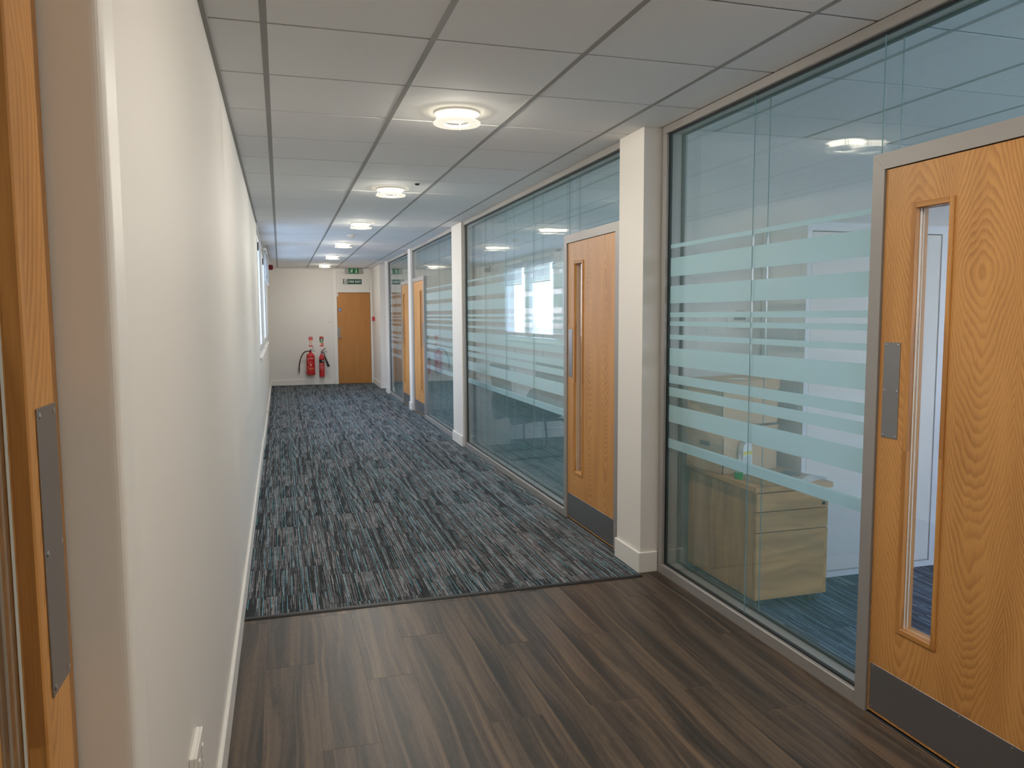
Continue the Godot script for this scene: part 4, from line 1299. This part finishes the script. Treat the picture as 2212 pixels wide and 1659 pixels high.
# ---------------------------------------------------------------- meeting room
func make_chair(label: String, at: Vector3, turn: float) -> Node3D:
	# faces +x; runners along x
	var c := thing("meeting_chair", label, "chair", at, turn, "cantilever chairs in the meeting room")
	for s in [-1.0, 1.0]:
		var z: float = 0.25 * s
		var p := [Vector3(-0.32, 0.014, z), Vector3(0.22, 0.014, z)]
		for k in 7:
			var a := PI / 2 * k / 6.0
			p.append(Vector3(0.24 + 0.07 * sin(a), 0.014 + 0.07 * (1.0 - cos(a)), z))
		p.append(Vector3(0.29, 0.33, z))
		for k in 6:
			var a := PI / 2 * k / 5.0
			p.append(Vector3(0.23 + 0.055 * cos(a), 0.34 + 0.055 * sin(a), z))
		p.append(Vector3(-0.1, 0.395, z))
		put("leg_frame", B.new().tube(p, 0.0135, 10), M.darkchrome, c)
	put("seat_bar", B.new().box(Vector3(-0.18, 0.375, -0.26), Vector3(-0.14, 0.405, 0.26), 0.004), M.darkchrome, c)
	var seat := B.new()
	var sp := PackedVector2Array()
	for q in [[-0.25, 0.43], [-0.22, 0.405], [0.0, 0.402], [0.2, 0.405], [0.25, 0.42], [0.26, 0.445], [0.24, 0.465], [0.0, 0.475], [-0.2, 0.48], [-0.25, 0.47]]:
		sp.append(Vector2(q[0], q[1]))
	seat.slab(sp, -0.24, 0.24)
	put("seat", seat, M.fabric, c)
	var back := B.new()
	var bp := PackedVector2Array()
	for q in [[-0.23, 0.40], [-0.29, 0.42], [-0.315, 0.50], [-0.335, 0.70], [-0.365, 0.95], [-0.345, 0.965], [-0.325, 0.95], [-0.295, 0.70], [-0.27, 0.52], [-0.235, 0.475]]:
		bp.append(Vector2(q[0], q[1]))
	back.slab(bp, -0.235, 0.235)
	put("backrest", back, M.fabric, c)
	for s in [-1.0, 1.0]:
		var ar := B.new()
		ar.slab(PackedVector2Array([Vector2(-0.30, 0.36), Vector2(0.12, 0.405), Vector2(0.20, 0.47), Vector2(0.05, 0.56), Vector2(-0.12, 0.63), Vector2(-0.31, 0.67), Vector2(-0.33, 0.60), Vector2(-0.325, 0.42)]), 0.242 * s - 0.02, 0.242 * s + 0.02)
		put("armrest", ar, M.fabric, c)
	return c


func meeting_room_things() -> void:
	make_chair("dark upholstered cantilever chair close behind the meeting room glass", Vector3(2.51, 0.003, -4.75), 0.1)
	var c2 := make_chair("second cantilever chair with a pale mesh back farther inside the meeting room", Vector3(2.95, 0.003, -5.36), 1.45)
	c2.get_node("backrest").material_override = M.mesh_back


# ---------------------------------------------------------------- small fittings
func small_fittings() -> void:
	var sd := thing("smoke_detector", "white round smoke detector on the ceiling between the third and fourth lights", "smoke detector", Vector3(0.913, H, -7.13))
	put("base", B.new().lathe([Vector2(0.052, 0.0), Vector2(0.052, -0.012), Vector2(0.046, -0.018), Vector2(0, -0.018)], 28), M.white, sd)
	put("chamber", B.new().lathe([Vector2(0.042, -0.018), Vector2(0.038, -0.04), Vector2(0.028, -0.047), Vector2(0, -0.047)], 28), M.white, sd)
	for k in 8:
		var a := TAU * k / 8.0
		var b := B.new()
		b.t = Transform3D(Basis(Vector3.UP, -a), Vector3.ZERO)
		b.box(Vector3(0.037, -0.038, -0.007), Vector3(0.0418, -0.022, 0.007))
		put("vent", b, M.housing, sd)
	var ps := thing("ceiling_sensor", "small grey sensor in the ceiling tile of the second light", "sensor", Vector3(1.076, H, -3.15))
	put("lens", B.new().lathe([Vector2(0.02, 0.0), Vector2(0.019, -0.006), Vector2(0.01, -0.011), Vector2(0, -0.012)], 18), M.darkchrome, ps)
	# red sounder at the far end of the left wall
	var so := thing("alarm_sounder", "dark red fire alarm sounder high on the left wall", "alarm sounder", Vector3(LX, 2.395, -12.6), PI / 2)
	put("back_plate", B.new().box(Vector3(-0.05, -0.05, 0), Vector3(0.05, 0.085, 0.02), 0.004), M.maroon, so)
	var sb := B.new()
	sb.t = Transform3D(Basis(Vector3.RIGHT, PI / 2), Vector3(0, 0, 0.02))
	sb.lathe([Vector2(0.032, 0.0), Vector2(0.036, 0.02), Vector2(0.048, 0.035), Vector2(0.05, 0.08), Vector2(0.042, 0.10), Vector2(0.02, 0.106), Vector2(0, 0.106)], 28)
	put("horn", sb, M.maroon, so)
	# double socket low on the left wall
	var sk := thing("wall_socket", "white double wall socket low on the left wall", "socket", Vector3(LX, 0.385, 1.075), PI / 2)
	put("back_box", B.new().box(Vector3(-0.073, 0, 0), Vector3(0.073, 0.105, 0.010), 0.002), M.gloss_white, sk)
	put("face_plate", B.new().box(Vector3(-0.073, 0, 0.010), Vector3(0.073, 0.105, 0.0165), 0.002), M.gloss_white, sk)
	for k in 2:
		put("rocker", B.new().box(Vector3(-0.045 + 0.07 * k, 0.062, 0.0165), Vector3(-0.03 + 0.07 * k, 0.082, 0.0205), 0.002), M.gloss_white, sk)
		for j in 3:
			var x: float = -0.037 + 0.073 * k + [0.0, -0.011, 0.011][j]
			var y: float = [0.048, 0.026, 0.026][j]
			put("socket_hole", B.new().box(Vector3(x - 0.003, y - 0.004, 0.0164), Vector3(x + 0.003, y + 0.004, 0.0168)), M.black, sk)


# ---------------------------------------------------------------- outside the windows
func outside() -> void:
	struct("ground", "pale concrete yard outside the windows", "ground", B.new().box(Vector3(-40, -0.5, -40), Vector3(-0.42, -0.3, 30)).box(Vector3(5.85, -0.5, -40), Vector3(40, -0.3, 30)).box(Vector3(-0.42, -0.5, 3.6), Vector3(5.85, -0.3, 30)), M.asphalt)
	var h := thing("building", "pale clad building across the yard outside the left windows", "building", Vector3(-15, -0.3, -10))
	put("wall", B.new().box(Vector3(-3, 0, -22), Vector3(0, 4.2, 22)), M.cladding, h)
	put("roof", B.new().box(Vector3(-3.2, 4.2, -22.2), Vector3(0.2, 4.4, 22.2)), M.housing, h)
	for k in 9:
		put("pilaster", B.new().box(Vector3(0, 0, -20.1 + 5.0 * k), Vector3(0.15, 4.2, -19.9 + 5.0 * k)), M.housing, h)
		if k % 3 != 1:
			put("window", B.new().box(Vector3(0, 1.2, -18.8 + 5.0 * k), Vector3(0.04, 2.6, -16.4 + 5.0 * k)), M.darkchrome, h)
		else:
			put("door", B.new().box(Vector3(0, 0, -18.6 + 5.0 * k), Vector3(0.05, 2.8, -16.6 + 5.0 * k)), M.reddoor, h)
